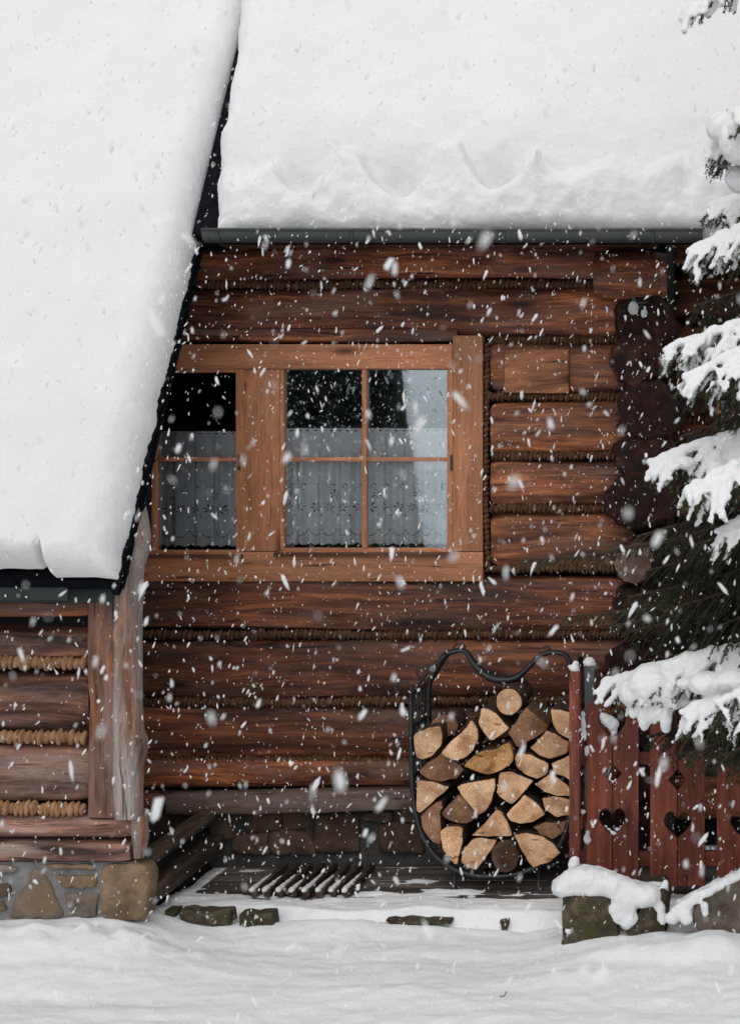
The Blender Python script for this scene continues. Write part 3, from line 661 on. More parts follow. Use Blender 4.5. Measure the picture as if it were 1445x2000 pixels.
# main roof
u = np.linspace(0, 1, 420); vv = np.concatenate([np.linspace(0, 1, 120) ** 1.5 * .9, np.linspace(.91, 4.5, 130)])
UU, VV = np.meshgrid(u, vv, indexing='ij')
left = np.interp(VV, [0, .9, 1.5, 5], [-.67, -.715, -.77, -.90]) + .014 * fbm(VV * 6, 0 * VV, 0, 51, 4)
right = 4.7
XX = left + (right - left) * UU
T0 = .285 + .025 * fbm(XX * .9, VV * .9, 0, 52, 3) + .007 * fbm(XX * 6, VV * 6, 0, 53, 4)
tv_ = np.clip(VV / .62 + .01, 0, 1)
T = T0 * edgef((XX - left) / .13) * (1 - (1 - tv_) ** 1.75)
cen = np.array([PX(q_, -.68) for q_ in (470, 580, 770, 967, 1130, 1260, 1420, 1560)]); dep = np.array([.55, 1, 1, 1, .35, .3, .4, .4])
dn = np.abs(XX[..., None] - cen); near = dn.argmin(-1); dmin = dn.min(-1); wt = dep[near]
vr = .165 + np.clip(4.2 * dmin ** 2, 0, .17) * wt + .07 * (1 - wt) + .03 * fbm(XX * 3.5, 0 * XX, 0, 58, 3)
T += (.085 + .04 * fbm(XX * 2.5, 0 * XX, 0, 59, 2)) * sstep(vr + .085, vr - .05, VV + .012 * fbm(XX * 9, VV * 9, 0, 60, 3)) * edgef(VV / .05) * edgef((XX - left) / .13)
for (px, w_, dp) in ((580, .10, .085), (770, .135, .11), (967, .10, .10)):
    xc = PX(px, -.68); du = XX - xc; vc = .20 + 3.4 * du ** 2 + .02 * vn(XX * 5, 0 * XX, 0, 55); dv = VV - vc
    T -= dp * np.exp(-(du / w_) ** 2) * np.where(dv > 0, np.exp(-(dv / .12) ** 2), np.exp(-(dv / .030) ** 2))
    T += .03 * np.exp(-(du / (w_ * 1.25)) ** 2) * np.exp(-((VV - .09) / .07) ** 2)
T -= .03 * np.exp(-((XX - PX(1340, -.68)) / .06) ** 2) * np.exp(-((VV - .2) / .1) ** 2)
T += .011 * fbm(XX * 15, VV * 15, 0, 56, 3) * np.exp(-(VV / .35) ** 2) * edgef(VV / .06)
T += .03 * fbm(XX * 3.2, VV * 4, 0, 57, 3) * np.exp(-VV / .45) * edgef(VV / .1)
sag = (.03 + .02 * fbm(XX * 3.2, 0 * XX, 0, 54, 3)) * np.exp(-(VV / .2) ** 2)
snow_sheet('roof_snow', XX, VV, np.clip(T, 0, 1), YE, ZE, sag, 'thick snow blanket on the main roof with three crescent hollows above the gutter')
# porch roof
u = np.linspace(0, 1, 330); vv = np.concatenate([np.linspace(0, 1, 90) ** 1.6 * .7, np.linspace(.71, 5.9, 240)])
UU, VV = np.meshgrid(u, vv, indexing='ij')
XX = -4.55 + (VX + .004 + .007 * fbm(VV * 7, 0 * VV, 0, 61, 4) + 4.55) * (1 - (1 - UU) ** 1.6)
rt = XX[-1:, :]
T0 = .20 + .018 * fbm(XX * .8, VV * .8, 0, 62, 3) + .006 * fbm(XX * 7, VV * 7, 0, 63, 4)
T0 = T0 + .05 * sstep(.90, .80, VV + .10 * fbm(XX * 2, VV * .5, 0, 65, 3)) * sstep(-.85, -1.2, XX) + .02 * fbm(XX * 2.2, VV * 1.6, 0, 67, 3)
T = T0 * edgef((rt - XX) / .16) * edgef(VV / .12 + .02)
sag = (.045 + .03 * fbm(XX * 5, 0 * XX, 0, 64, 4)) * np.exp(-(VV / .16) ** 2) * (T / .2)
sag = sag - .045 * sstep(XP(168), XP(148), XX) * np.exp(-(VV / .10) ** 2) - .06 * np.exp(-((XX - XP(151)) / .018) ** 2) * np.exp(-(VV / .12) ** 2)
snow_sheet('roof_snow', XX, VV, T, YPE, ZPE, sag, 'smooth steep snow slope lying on the log porch roof')

# ------------------------------------------------------------------ firewood rack
yR = -.56
rack = thing('firewood_rack', (.75, -.35, 0), 'black wrought iron firewood rack with scrolled wavy top', 'firewood rack')
q = lambda pts, y=yR: [P(a_, b_, y) for a_, b_ in pts]
U_ = [(803, 1352), (803, 1420), (804, 1500), (808, 1560), (818, 1610), (838, 1655), (872, 1688), (915, 1706), (960, 1711), (1010, 1706), (1055, 1688), (1090, 1655), (1108, 1610), (1114, 1560), (1116, 1450), (1116, 1300)]
def shift_y(pts3, y): return [(a_, y, c_) for a_, b_, c_ in pts3]
front = spline(q(U_), 60); back = front.copy(); back[:, 1] = -.17
for nm, c in (('front_hoop', front), ('back_hoop', back)):
    v, f = tube_vf(c, .014, 8, (1.0, 1.8)); mk(nm, v, f, m_iron, rack)
W_ = [(838, 1420), (838, 1345), (846, 1318), (868, 1282), (884, 1273), (908, 1272), (926, 1296), (950, 1318), (978, 1327), (1010, 1322), (1038, 1296), (1058, 1278), (1085, 1274), (1108, 1284), (1116, 1330), (1118, 1420)]
top = spline(q(W_, -.30), 80)
v, f = tube_vf(top, [.013 + .012 * math.exp(-((k - 40) / 9) ** 2) + .008 * math.exp(-((k - 14) / 5) ** 2) for k in range(80)], 8, (1.0, 2.2)); mk('top_rail', v, f, m_iron, rack)
v, f = tube_vf(spline(q([(812, 1345), (826, 1322), (852, 1296), (872, 1276)], -.46), 16), .011, 8); mk('arm', v, f, m_iron, rack)
for pts, yy in (([(803, 1360), (803, 1346), (796, 1334), (784, 1331), (774, 1338), (773, 1348), (780, 1353)], yR), ([(905, 1276), (908, 1265), (901, 1258), (891, 1258), (886, 1266), (891, 1272)], -.30), ([(1056, 1280), (1070, 1278), (1073, 1268), (1065, 1262), (1058, 1266)], -.30), ([(834, 1330), (818, 1322), (814, 1308), (824, 1302), (836, 1304)], -.40)):
    v, f = tube_vf(spline(q(pts, yy), 24), .006, 6); mk('scroll', v, f, m_iron, rack)
def rack_band(k, nm='side_bar'):
    a_, b_ = front[k], back[k]; v, f = tube_vf([a_, (a_ + b_) / 2, b_], .008, 6, (1.4, 1)); mk(nm, v, f, m_iron, rack)
for k in (4, 9, 14, 19, 24, 30, 36, 42): rack_band(k)
for yy in (-.48, -.40, -.31, -.24):
    c = front.copy()[:22]; c[:, 1] = yy; v, f = tube_vf(c, .007, 6); mk('side_bar', v, f, m_iron, rack)
for px in (885, 1050):
    for yy in (-.53, -.2):
        x = PX(px, yR); v, f = tube_vf([(x, yy, .12), (x * 1.0, yy, .0)], .011, 8); mk('foot', v, f, m_iron, rack)

# firewood: outlines read off the stack, in a 3.803x enlarged frame whose corner is pixel (770, 1250)
def zc_(pts): return [(770 + a_ / 3.803, 1250 + b_ / 3.803) for a_, b_ in pts]
def circ(cx, cy, rx, ry, n=18): return [(cx + rx * math.cos(2 * math.pi * k / n), cy + ry * math.sin(2 * math.pi * k / n)) for k in range(n)]
FW = [
 (circ(848, 463, 97, 97), 'e', 'small pale round log lying on top of the firewood stack'),
 ([(140, 710), (250, 655), (345, 640), (355, 700), (340, 790), (270, 870), (200, 897), (160, 880), (145, 790)], 'e', 'pale quarter log highest against the left bars of the rack'),
 ([(575, 590), (620, 650), (622, 730), (590, 820), (530, 875), (450, 892), (380, 865), (345, 830), (420, 750), (500, 690)], 'e', 'pale half moon log with its flat side tilted up left'),
 ([(650, 505), (700, 520), (760, 550), (855, 650), (840, 670), (720, 755), (660, 690), (620, 600)], 'e', 'pale five sided split log touching the round log'),
 ([(965, 500), (1050, 570), (1140, 650), (1130, 680), (905, 810), (830, 690), (900, 610)], 'b', 'brown square split block tilted like a diamond beside the round log'),
 ([(1155, 515), (1230, 515), (1330, 545), (1330, 755), (1210, 690), (1170, 610)], 'e', 'pale split log topmost along the red fence board'),
 ([(1010, 800), (1130, 670), (1180, 690), (1295, 755), (1290, 835), (1150, 890), (1060, 850)], 'e', 'rough wedge log below the brown square block'),
 ([(515, 930), (570, 880), (640, 830), (720, 820), (855, 760), (885, 860), (880, 910), (800, 960), (700, 1000), (620, 985)], 'm', 'long yellowish split log with dark mouldy spots'),
 ([(890, 880), (905, 840), (1000, 850), (1070, 890), (1150, 920), (1130, 1000), (1050, 1035), (960, 1000), (905, 950)], 'e', 'tan half log directly right of the spotted log'),
 ([(1165, 920), (1290, 860), (1335, 850), (1335, 1060), (1240, 1010), (1190, 980)], 'e', 'pale split log second from the top along the red board'),
 ([(345, 845), (400, 880), (515, 970), (450, 1040), (350, 1060), (250, 1050), (165, 990), (240, 920)], 'b', 'brown fan shaped log under the half moon log'),
 ([(165, 1045), (280, 1055), (405, 1100), (290, 1190), (190, 1290), (165, 1280)], 'e', 'pale pointed wedge log pressed to the left bars mid stack'),
 ([(455, 1090), (560, 1060), (740, 1025), (745, 1100), (720, 1200), (680, 1270), (625, 1300), (540, 1200)], 'e', 'large pale quarter log in the middle of the stack'),
 ([(480, 1155), (540, 1220), (612, 1318), (560, 1365), (470, 1370), (380, 1345), (340, 1305), (400, 1220)], 'b', 'brownish quarter log tucked under the large pale quarter log'),
 ([(780, 985), (860, 980), (1030, 1050), (960, 1130), (870, 1225), (810, 1195), (750, 1140), (770, 1060)], 'e', 'whitish blocky split log below the spotted log'),
 ([(1040, 1080), (1150, 1000), (1220, 1030), (1300, 1110), (1335, 1165), (1200, 1160), (1110, 1130)], 'e', 'pale long wedge log with a dark crack near the red board'),
 ([(830, 1295), (960, 1150), (1060, 1220), (1115, 1300), (1020, 1360), (940, 1370), (860, 1345)], 'e', 'pale quarter log peaked upward below the whitish blocky log'),
 ([(1090, 1180), (1170, 1165), (1330, 1195), (1335, 1300), (1200, 1315), (1120, 1270)], 'e', 'smooth oval half log against the red board'),
 ([(300, 1215), (350, 1200), (325, 1300), (340, 1400), (335, 1530), (260, 1500), (200, 1400), (190, 1310)], 'b', 'dark brown narrow log following the lower left curve of the rack'),
 ([(345, 1420), (380, 1390), (460, 1380), (515, 1390), (505, 1500), (470, 1665), (420, 1640), (370, 1560), (345, 1480)], 'e', 'upright tan log split by a crack in the bottom row'),
 ([(565, 1455), (660, 1380), (750, 1265), (800, 1290), (850, 1380), (875, 1465), (700, 1462)], 'e', 'triangular split log resting above the bottom row'),
 ([(485, 1650), (500, 1570), (570, 1490), (640, 1475), (755, 1485), (700, 1590), (610, 1715), (540, 1690)], 'e', 'tan leaf shaped log in the bottom row beside the dark round log'),
 (circ(820, 1612, 104, 122), 'r', 'dark round unsplit log in the bottom row'),
 ([(885, 1450), (980, 1435), (1100, 1460), (1180, 1510), (1225, 1590), (1150, 1650), (1030, 1695), (950, 1580)], 'e', 'large tan split log at the bottom right of the dark round log'),
 ([(1020, 1400), (1110, 1360), (1200, 1370), (1240, 1440), (1170, 1490), (1080, 1460)], 'b', 'brown rough log above the large tan bottom log'),
 ([(1205, 1370), (1320, 1345), (1325, 1430), (1243, 1447)], 'b', 'small brown log lowest along the red board'),
]
m_mould = ringmat('mouldy yellow end grain', (.09, .05, .02), (.40, .215, .085), (.55, .33, .15), .9)
for k, (pts, kind, lab) in enumerate(FW):
    poly = [P(a_, b_, -.6)[::2] for a_, b_ in zc_(pts)]
    yy = -.60 + random.uniform(-.012, .012) + (.03 if kind == 'b' else 0)
    o = slab('firewood', poly, yy, .40, .006, [{'e': m_end, 'b': m_endb, 'r': m_endr, 'm': m_mould}[kind], m_bark if kind in 'er' else m_split], None, 800 + k, n=56, it=1, rag=.0045, edge=.04)
    tag(o, lab, 'firewood', 'split logs stacked in the rack')
# two logs lying further back, seen over the top row
for (px, py, r_, lab) in ((868, 1418, .07, 'brown log lying behind the quarter log at the left bars'),):
    pts = circ(px, py, 26, 22); o = slab('firewood', [P(a_, b_, -.45)[::2] for a_, b_ in pts], -.45, .27, .005, [m_endb, m_bark], None, 880, n=30, it=0)
    tag(o, lab, 'firewood', 'split logs stacked in the rack')

# ------------------------------------------------------------------ picket fence
yN = -.80
fence = thing('picket_fence', (1.9, yN, 0), 'red stained wooden fence of paired boards with heart and diamond cutouts', 'fence')
def half_heart(cx, cy, w, h, sgn):
    """boundary of half a heart on one side of the seam, top to bottom"""
    return [(cx, cy - h * .24), (cx + sgn * w * .22, cy - h * .46), (cx + sgn * w * .52, cy - h * .52), (cx + sgn * w * .82, cy - h * .42), (cx + sgn * w, cy - h * .15), (cx + sgn * w * .90, cy + h * .06), (cx + sgn * w * .5, cy + h * .32), (cx, cy + h * .54)]
def board(px_out, seam, top, bot, cuts, sgn, y):
    """sgn -1: board left of the seam"""
    o_ = px_out; inner = seam + sgn * 1.0; w = abs(o_ - inner)
    pts = [(o_, bot), (o_, top + 14), (o_ - sgn * w * .25, top + 2), (o_ - sgn * w * .5, top), (inner + sgn * w * .28, top + 4), (inner + sgn * w * .1, top + 16)]
    for kind, cy, cw, ch in cuts:
        if kind == 'h': pts += [(a_ + sgn * 1.0, b_) for a_, b_ in half_heart(seam, cy, cw, ch, sgn)]
        else: pts += [(inner, cy - ch / 2), (seam + sgn * cw, cy), (inner, cy + ch / 2)]
    pts += [(inner, bot)]
    bm = bmesh.new(); vs_ = [bm.verts.new(P(a_, b_, y)) for a_, b_ in pts]; fc = bm.faces.new(vs_)
    ex = bmesh.ops.extrude_face_region(bm, geom=[fc]); bmesh.ops.translate(bm, verts=[q_ for q_ in ex['geom'] if isinstance(q_, bmesh.types.BMVert)], vec=(0, .024, 0))
    bmesh.ops.recalc_face_normals(bm, faces=bm.faces)
    bmesh.ops.triangulate(bm, faces=[q_ for q_ in bm.faces if len(q_.verts) > 4])
    v = [tuple(q_.co) for q_ in bm.verts]; bm.verts.index_update(); f = [[q_.index for q_ in fc.verts] for fc in bm.faces]; bm.free()
    return mk('board', v, f, m_red, fence, False)
for k, (x0, sm, x1, top, b0, b1, ysh) in enumerate(((1145, 1195, 1246, 1366, 1706, 1722, 0), (1269, 1322, 1375, 1376, 1732, 1730, 12), (1399, 1452, 1506, 1380, 1738, 1740, 14), (1530, 1584, 1638, 1384, 1742, 1744, 16))):
    yb = yN + random.uniform(-.004, .004)
    cuts = [('h', 1410 + ysh, 27, 62), ('d', 1511 + ysh, 19, 40), ('h', 1604 + ysh * .5, 26, 50)]
    board(x0, sm, top, b0, cuts, -1, yb); board(x1, sm, top - 2, b1, cuts, 1, yb + .006)
for (a_, b_) in ((1468, 1492), (1662, 1690)):
    box('rail', PX(1128, yN + .05), PX(1680, yN + .05), yN + .034, yN + .075, PZ(b_, yN + .05), PZ(a_, yN + .05), m_redX, fence, .004)
yT = -.95
box('post', PX(1111, yT), PX(1131, yT), yT, yT + .075, -.05, PZ(1312, yT), m_red, fence, .005)
box('post', PX(1141, -.70), PX(1160, -.70), -.70, -.65, .0, PZ(1300, -.7), m_gpost, fence, .004)
for (a_, b_) in ((1440, 1462), (1588, 1612)):
    box('rail', PX(1131, yT), PX(1146, -.72), yT + .01, -.72, PZ(b_, -.85), PZ(a_, -.85), m_redX, fence, .004)

# ------------------------------------------------------------------ snow lumps (voxel-merged blobs)
def ico_template(sub):
    bm = bmesh.new(); bmesh.ops.create_icosphere(bm, subdivisions=sub, radius=1); v = np.array([q_.co[:] for q_ in bm.verts]); bm.verts.index_update()
    f = np.array([[q_.index for q_ in fc.verts] for fc in bm.faces]); bm.free(); return v, f
ICO1, ICO2 = ico_template(1), ico_template(2)
def blobs(name, sph, voxel, parent=None, mat=None, disp=.006, smooth=3):
    """sph rows: x y z rx ry rz -> one merged lumpy surface"""
    sph = np.asarray(sph, float); tv, tf = ICO2
    v = (sph[:, None, :3] + tv[None] * sph[:, None, 3:6]).reshape(-1, 3); f = (tf[None] + (np.arange(len(sph)) * len(tv))[:, None, None]).reshape(-1, 3)
    me = bpy.data.meshes.new(name + ' source'); me.from_pydata(v.tolist(), [], f.tolist())
    o = bpy.data.objects.new(name + ' source', me); COL.objects.link(o)
    md = o.modifiers.new('r', 'REMESH'); md.mode = 'VOXEL'; md.voxel_size = voxel
    sm_ = o.modifiers.new('s', 'SMOOTH'); sm_.factor = .5; sm_.iterations = smooth
    dg = bpy.context.evaluated_depsgraph_get(); em = bpy.data.meshes.new_from_object(o.evaluated_get(dg))
    vv_ = np.empty(len(em.vertices) * 3); em.vertices.foreach_get('co', vv_); vv_ = vv_.reshape(-1, 3)
    nn = np.empty(len(em.vertices) * 3); em.vertices.foreach_get('normal', nn); nn = nn.reshape(-1, 3)
    vv_ = vv_ + nn * (disp * fbm(vv_[:, 0] * 40, vv_[:, 1] * 40, vv_[:, 2] * 40, 3, 3))[:, None]
    ff = [list(p_.vertices) for p_ in em.polygons]
    bpy.data.objects.remove(o); bpy.data.meshes.remove(me); bpy.data.meshes.remove(em)
    return mk(name, vv_, ff, mat or m_snowb, parent, True)
def lump(label, pts, voxel=.010, parent=None, **kw):
    """pts: (px, py, y, r_px, squash)"""
    sph = []
    for (px, py, y, r_, sq) in pts:
        c = P(px, py, y); r3 = r_ / FPX * (D + y); sph.append((*c, r3, r3 * .9, r3 * sq))
    return tag(blobs('snow_cap', sph, voxel, parent, **kw), label, 'snow')
# on the fence
lump('thin snow on the tops of the narrow red fence post', [(1121, 1307, yT + .03, 11, .9), (1123, 1298, yT + .04, 8, 1)])
lump('small snow cap on the dark grey steel post', [(1150, 1296, -.67, 13, .8), (1150, 1290, -.67, 10, .8)])
lump('lump of snow caught in the upper heart of the fence board', [(1186, 1406, yN + .01, 15, .8), (1196, 1414, yN + .01, 14, .9), (1197, 1428, yN + .012, 8, 1.1), (1178, 1398, yN + .01, 9, .9)])
lump('snow lining the tip of the lower heart in the first fence boards', [(1196, 1627, yN + .012, 7, .6), (1188, 1620, yN + .012, 5, .6), (1205, 1619, yN + .012, 5, .6), (1182, 1614, yN + .012, 3.5, .6), (1212, 1613, yN + .012, 3.5, .6)], .005)
lump('snow in the bottom corner of the first diamond cutout', [(1196, 1527, yN + .012, 5, .6), (1189, 1522, yN + .012, 4, .6), (1203, 1522, yN + .012, 4, .6)], .005)
lump('snow along the upper gate rail beside the narrow red post', [(1137, 1436, -.84, 9, 1.6), (1137, 1415, -.84, 8, 1.6), (1138, 1396, -.84, 6, 1.4)])
lump('snow on the lower rail beside the narrow red post', [(1127, 1588, -.88, 8, .6), (1137, 1586, -.84, 9, .6), (1142, 1584, -.8, 6, .6)])
lump('small snow ball at the foot of the narrow red post', [(1120, 1690, -1.02, 13, .9), (1122, 1681, -1.02, 9, 1), (1119, 1704, -1.02, 11, 1.0)])
lump('snow stuck to the left edge of the first fence board', [(1146, 1640, yN - .005, 8, 1.4), (1147, 1625, yN - .005, 6, 1.2), (1146, 1465, yN, 6, 2.2)])

# ------------------------------------------------------------------ mossy block, broken timber, edging stones, slatted grate
yB = -1.34
def block(name, pts, y, depth, mat, label, cat, seed, bulge=.012, it=1, edge=.05, rag=.006, n=60, group=None):
    return tag(slab(name, [P(a_, b_, y)[::2] for a_, b_ in pts], y, depth, bulge, [mat], None, seed, n=n, it=it, rag=rag, edge=edge), label, cat, group)
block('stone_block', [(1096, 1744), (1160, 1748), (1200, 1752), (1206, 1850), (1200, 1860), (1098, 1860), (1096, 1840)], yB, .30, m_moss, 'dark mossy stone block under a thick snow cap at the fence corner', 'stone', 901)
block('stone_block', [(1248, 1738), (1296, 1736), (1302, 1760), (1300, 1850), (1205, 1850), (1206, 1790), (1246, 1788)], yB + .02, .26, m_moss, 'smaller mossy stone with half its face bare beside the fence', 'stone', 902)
block('broken_timber', [(1348, 1800), (1352, 1770), (1380, 1752), (1470, 1700), (1600, 1640), (1620, 1760), (1480, 1830), (1370, 1835)], -1.42, .20, m_timber, 'slanting weathered timber half buried in snow at the right of the fence', 'timber', 903, bulge=.03, it=2)
sn = []
for k in range(34):
    t = k / 33; px = 1104 + t * 160; top_ = np.interp(px, [1100, 1130, 1160, 1200, 1240, 1270], [1728, 1712, 1712, 1728, 1742, 1750])
    for yy in (yB + .03, yB + .12, yB + .21): sn.append((px, top_ + random.uniform(0, 8), yy, random.uniform(24, 31), .8))
for k in range(10): sn.append((1112 + k * 9, 1738, yB + .015, 17, .75))
for k in range(9): sn.append((1216 + random.uniform(-14, 22), 1745 + k * 7, yB + .02, random.uniform(20, 27) * (1 - .04 * k), 1))
for k in range(8): sn.append((1250 + k * 6, 1732 + (k > 5) * 3, yB + .09, 15, .6))
sn += [(1298, 1728, yB + .05, 7, 2.0), (1290, 1775, yB + .02, 12, 1.2), (1292, 1795, yB, 12, 1.0), (1110, 1818, yB - .0, 8, 1.2)]
lump('thick rounded snow cap on the mossy stone block', sn, .012)
sn = []
for k in range(40):
    t = k / 39; px = 1330 + t * 240; py = np.interp(px, [1330, 1360, 1400, 1470, 1580], [1772, 1752, 1733, 1692, 1640])
    sn.append((px, py + random.uniform(-2, 3), -1.40, random.uniform(10, 15), .8)); sn.append((px, py - 3, -1.32, random.uniform(10, 15), .8))
sn += [(1325, 1780, -1.40, 18, .9), (1312, 1792, -1.4, 16, .8), (1338, 1768, -1.4, 16, 1), (1376, 1775, -1.44, 9, 1.9), (1340, 1795, -1.43, 14, 1)]
lump('strip of snow along the top of the slanting timber', sn, .010)
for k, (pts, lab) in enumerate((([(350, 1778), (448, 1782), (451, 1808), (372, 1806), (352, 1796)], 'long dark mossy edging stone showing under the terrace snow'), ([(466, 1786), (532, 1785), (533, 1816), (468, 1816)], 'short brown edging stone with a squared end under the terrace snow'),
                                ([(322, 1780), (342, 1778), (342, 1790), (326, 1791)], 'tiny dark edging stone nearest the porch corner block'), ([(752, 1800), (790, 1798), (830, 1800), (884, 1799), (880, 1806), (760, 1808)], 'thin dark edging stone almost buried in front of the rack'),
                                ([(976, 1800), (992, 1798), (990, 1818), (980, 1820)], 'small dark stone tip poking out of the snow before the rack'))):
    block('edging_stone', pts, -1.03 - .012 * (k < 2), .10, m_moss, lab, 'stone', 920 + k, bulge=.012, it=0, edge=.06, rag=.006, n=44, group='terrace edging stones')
tw_ = spline([(PX(975, -2.0), -1.98, .0), (PX(985, -2.0), -2.0, .012), (PX(990, -2.0), -2.02, .035)], 8); tw_[:, 2] += ground_h(tw_[:, 0], tw_[:, 1]) + .002
v, f = tube_vf(tw_, .0022, 5); tag(mk('fallen_twig', v, f, m_twig), 'tiny thin twig sticking out of the open foreground snow', 'twig')
grate = thing('slatted_grate', (-.2, -.45, .02), 'slatted wooden boot grate lying on the terrace partly under snow', 'grate')
for k in range(8):
    xa = -.44 + k * .068
    box('slat', xa, xa + .030, -.70, -.14, .012, .050, m_slat, grate, .004)
    s0 = -.70; s1 = -.36 - random.uniform(0, .16); pts = []
    for j in range(16):
        t = j / 15; pts.append((xa + .008, s0 + (s1 - s0) * t, .050, .017 * (1 - .5 * t), .03, .014 * (1 - .6 * t)))
    blobs('snow', pts, .006, grate, m_snow, .003, 2)
for yy in (-.62, -.22): box('batten', -.45, .09, yy, yy + .04, .001, .0115, m_slat, grate, .002)

# ------------------------------------------------------------------ lamp under the roof corner
yL = -.36
lamp = thing('wall_lamp', P(1245, 600, yL), 'small clear twin glass lamp on the dark log corner', 'lamp')
for (px, py, r_) in ((1236, 602, .030), (1257, 612, .019)):
    c = np.array(P(px, py, yL)); v = ICO2[0] * np.array([r_, r_, r_ * 1.25]) + c; mk('glass_globe', v, ICO2[1].tolist(), m_lampglass, lamp)
    v, f = tube_vf([c + (0, .02, r_ * 1.1), c + (0, .03, r_ * 1.9)], .012, 10); mk('cap', v, f, m_gpost, lamp)
c = np.array(P(1246, 592, yL + .05)); v, f = tube_vf([c + (-.05, -.01, .0), c + (.05, -.01, .0)], .010, 8); mk('bracket', v, f, m_iron, lamp)
v, f = tube_vf([c, c + (0, .12, 0)], .012, 8); mk('arm', v, f, m_iron, lamp)

# ------------------------------------------------------------------ spruce
class Needles:
    def __init__(s): s.v = []; s.seg = []
    def add(s, pts, dens, ln, rg, wid=.0024):
        pts = np.asarray(pts); d = np.diff(pts, axis=0); L = np.linalg.norm(d, axis=1); n_ = max(3, int(L.sum() * dens))
        cum = np.concatenate([[0], np.cumsum(L)]); t = rg.random(n_) * cum[-1]; i = np.clip(np.searchsorted(cum, t, 'right') - 1, 0, len(d) - 1)
        p = pts[i] + d[i] * ((t - cum[i]) / (L[i] + 1e-9))[:, None]; dr = d[i] / (L[i][:, None] + 1e-9)
        r_ = rg.normal(size=(n_, 3)); r_ -= (r_ * dr).sum(1)[:, None] * dr; r_ /= np.linalg.norm(r_, axis=1)[:, None] + 1e-9
        nd = dr * .75 + r_ * .75; nd[:, 2] += .05; nd /= np.linalg.norm(nd, axis=1)[:, None]
        l_ = ln * (.75 + .5 * rg.random(n_)); sd = np.cross(nd, rg.normal(size=(n_, 3))); sd /= np.linalg.norm(sd, axis=1)[:, None] + 1e-9
        s.v.append(np.stack([p + sd * wid, p - sd * wid, p + nd * l_[:, None]], 1).reshape(-1, 3))
    def mesh(s): v = np.concatenate(s.v); return v, np.arange(len(v)).reshape(-1, 3)
def branch(tree, base, tip, lift, side, seed, dens=420, snow=None, droop=.45, tert=True, amt=1.0, mat=None, gap=.052):
    rg = np.random.default_rng(seed); base, tip = np.array(base, float), np.array(tip, float)
    L = np.linalg.norm(tip - base); mid = (base + tip) / 2 + np.array([0, 0, lift]); t = np.linspace(0, 1, 22)[:, None]
    main = (1 - t) ** 2 * base + 2 * t * (1 - t) * mid + t ** 2 * tip
    main += .012 * np.stack([vn(t[:, 0] * 6, 0 * t[:, 0], 0, seed + k) for k in range(3)], -1)
    N = Needles(); parts = [tube_vf(main, np.linspace(.016, .004, 22) * max(.5, min(1.2, L)), 6)]
    N.add(main[8:], dens * 1.3, .020, rg)
    n_t = max(5, int(L / gap)); sph = []
    def snow_on(pts, r0, r1, p=1.0):
        pts = np.asarray(pts); Ls = np.linalg.norm(np.diff(pts, axis=0), axis=1).sum(); k_ = max(3, int(Ls / (.5 * (r0 + r1)) * 1.6))
        for j in range(k_):
            tt = j / (k_ - 1); x = tt * (len(pts) - 1); i = min(int(x), len(pts) - 2); c = pts[i] + (pts[i + 1] - pts[i]) * (x - i)
            if rg.random() > p: continue
            r_ = (r0 + (r1 - r0) * tt) * rg.uniform(.75, 1.25); sph.append((c[0] + rg.normal() * .004, c[1] + rg.normal() * .004, c[2] + r_ * .55, r_ * 1.1, r_ * 1.1, r_ * .85))
    for k in range(n_t):
        tt = .12 + .88 * (k + rg.random() * .6) / n_t; tt = min(tt, .985); i = min(int(tt * 21), 20); o_ = main[i] + (main[i + 1] - main[i]) * (tt * 21 - i)
        d = main[min(i + 1, 21)] - main[max(i - 1, 0)]; d /= np.linalg.norm(d); sv = np.cross(d, (0, 0, 1.0)); sv /= np.linalg.norm(sv) + 1e-9
        for sg in (-1, 1):
            ln = (side * (1 - tt) ** .55 * (1 - .5 * math.exp(-tt * 8)) + .05) * rg.uniform(.7, 1.2)
            dr = d * rg.uniform(.5, .8) + sv * sg * rg.uniform(.55, .9) + np.array([0, 0, -droop * rg.uniform(.3, 1.3)]); dr /= np.linalg.norm(dr)
            q_ = np.linspace(0, 1, 7)[:, None]; tw = o_ + dr * ln * q_ + np.array([0, 0, -1.0]) * (droop * .5 * ln * q_ ** 2)
            parts.append(tube_vf(tw[::2], [.004, .003, .0025, .0015], 4)); N.add(tw, dens, .017, rg)
            if tert and ln > .12:
                for j in range(int(ln / .045)):
                    u_ = rg.uniform(.15, .9); p0 = tw[int(u_ * 6)]; s2 = np.cross(dr, (0, 0, 1.0)) * rg.choice([-1, 1])
                    d2 = dr * .7 + s2 * rg.uniform(.4, .8) + np.array([0, 0, -droop * rg.uniform(.2, 1.2)]); d2 /= np.linalg.norm(d2); l2 = rg.uniform(.05, .11) * (1.2 - u_)+.02
                    l2 *= 1.25; t2 = p0 + d2 * l2 * np.linspace(0, 1, 4)[:, None] - np.array([0, 0, 1]) * (droop * .25 * l2) * np.linspace(0, 1, 4)[:, None] ** 2; N.add(t2, dens * .9, .015, rg)
                    if snow is not None and rg.random() < .35: snow_on(t2, .015 * amt, .009 * amt)
            if snow is not None and rg.random() < .84: snow_on(tw[: rg.integers(5, 8)], .033 * amt * (1.2 - .5 * tt), .014 * amt)
    if snow is not None: snow_on(main[4:], .060 * amt, .026 * amt); snow += sph
    nv, nf = N.mesh(); wv_, wf = join(parts); mi = [0] * len(nf) + [1] * len(wf)
    return mk('branch', np.concatenate([nv, wv_]), nf.tolist() + [[i_ + len(nv) for i_ in q_] for q_ in wf], [mat or m_needle, m_twig], tree, False, mi)

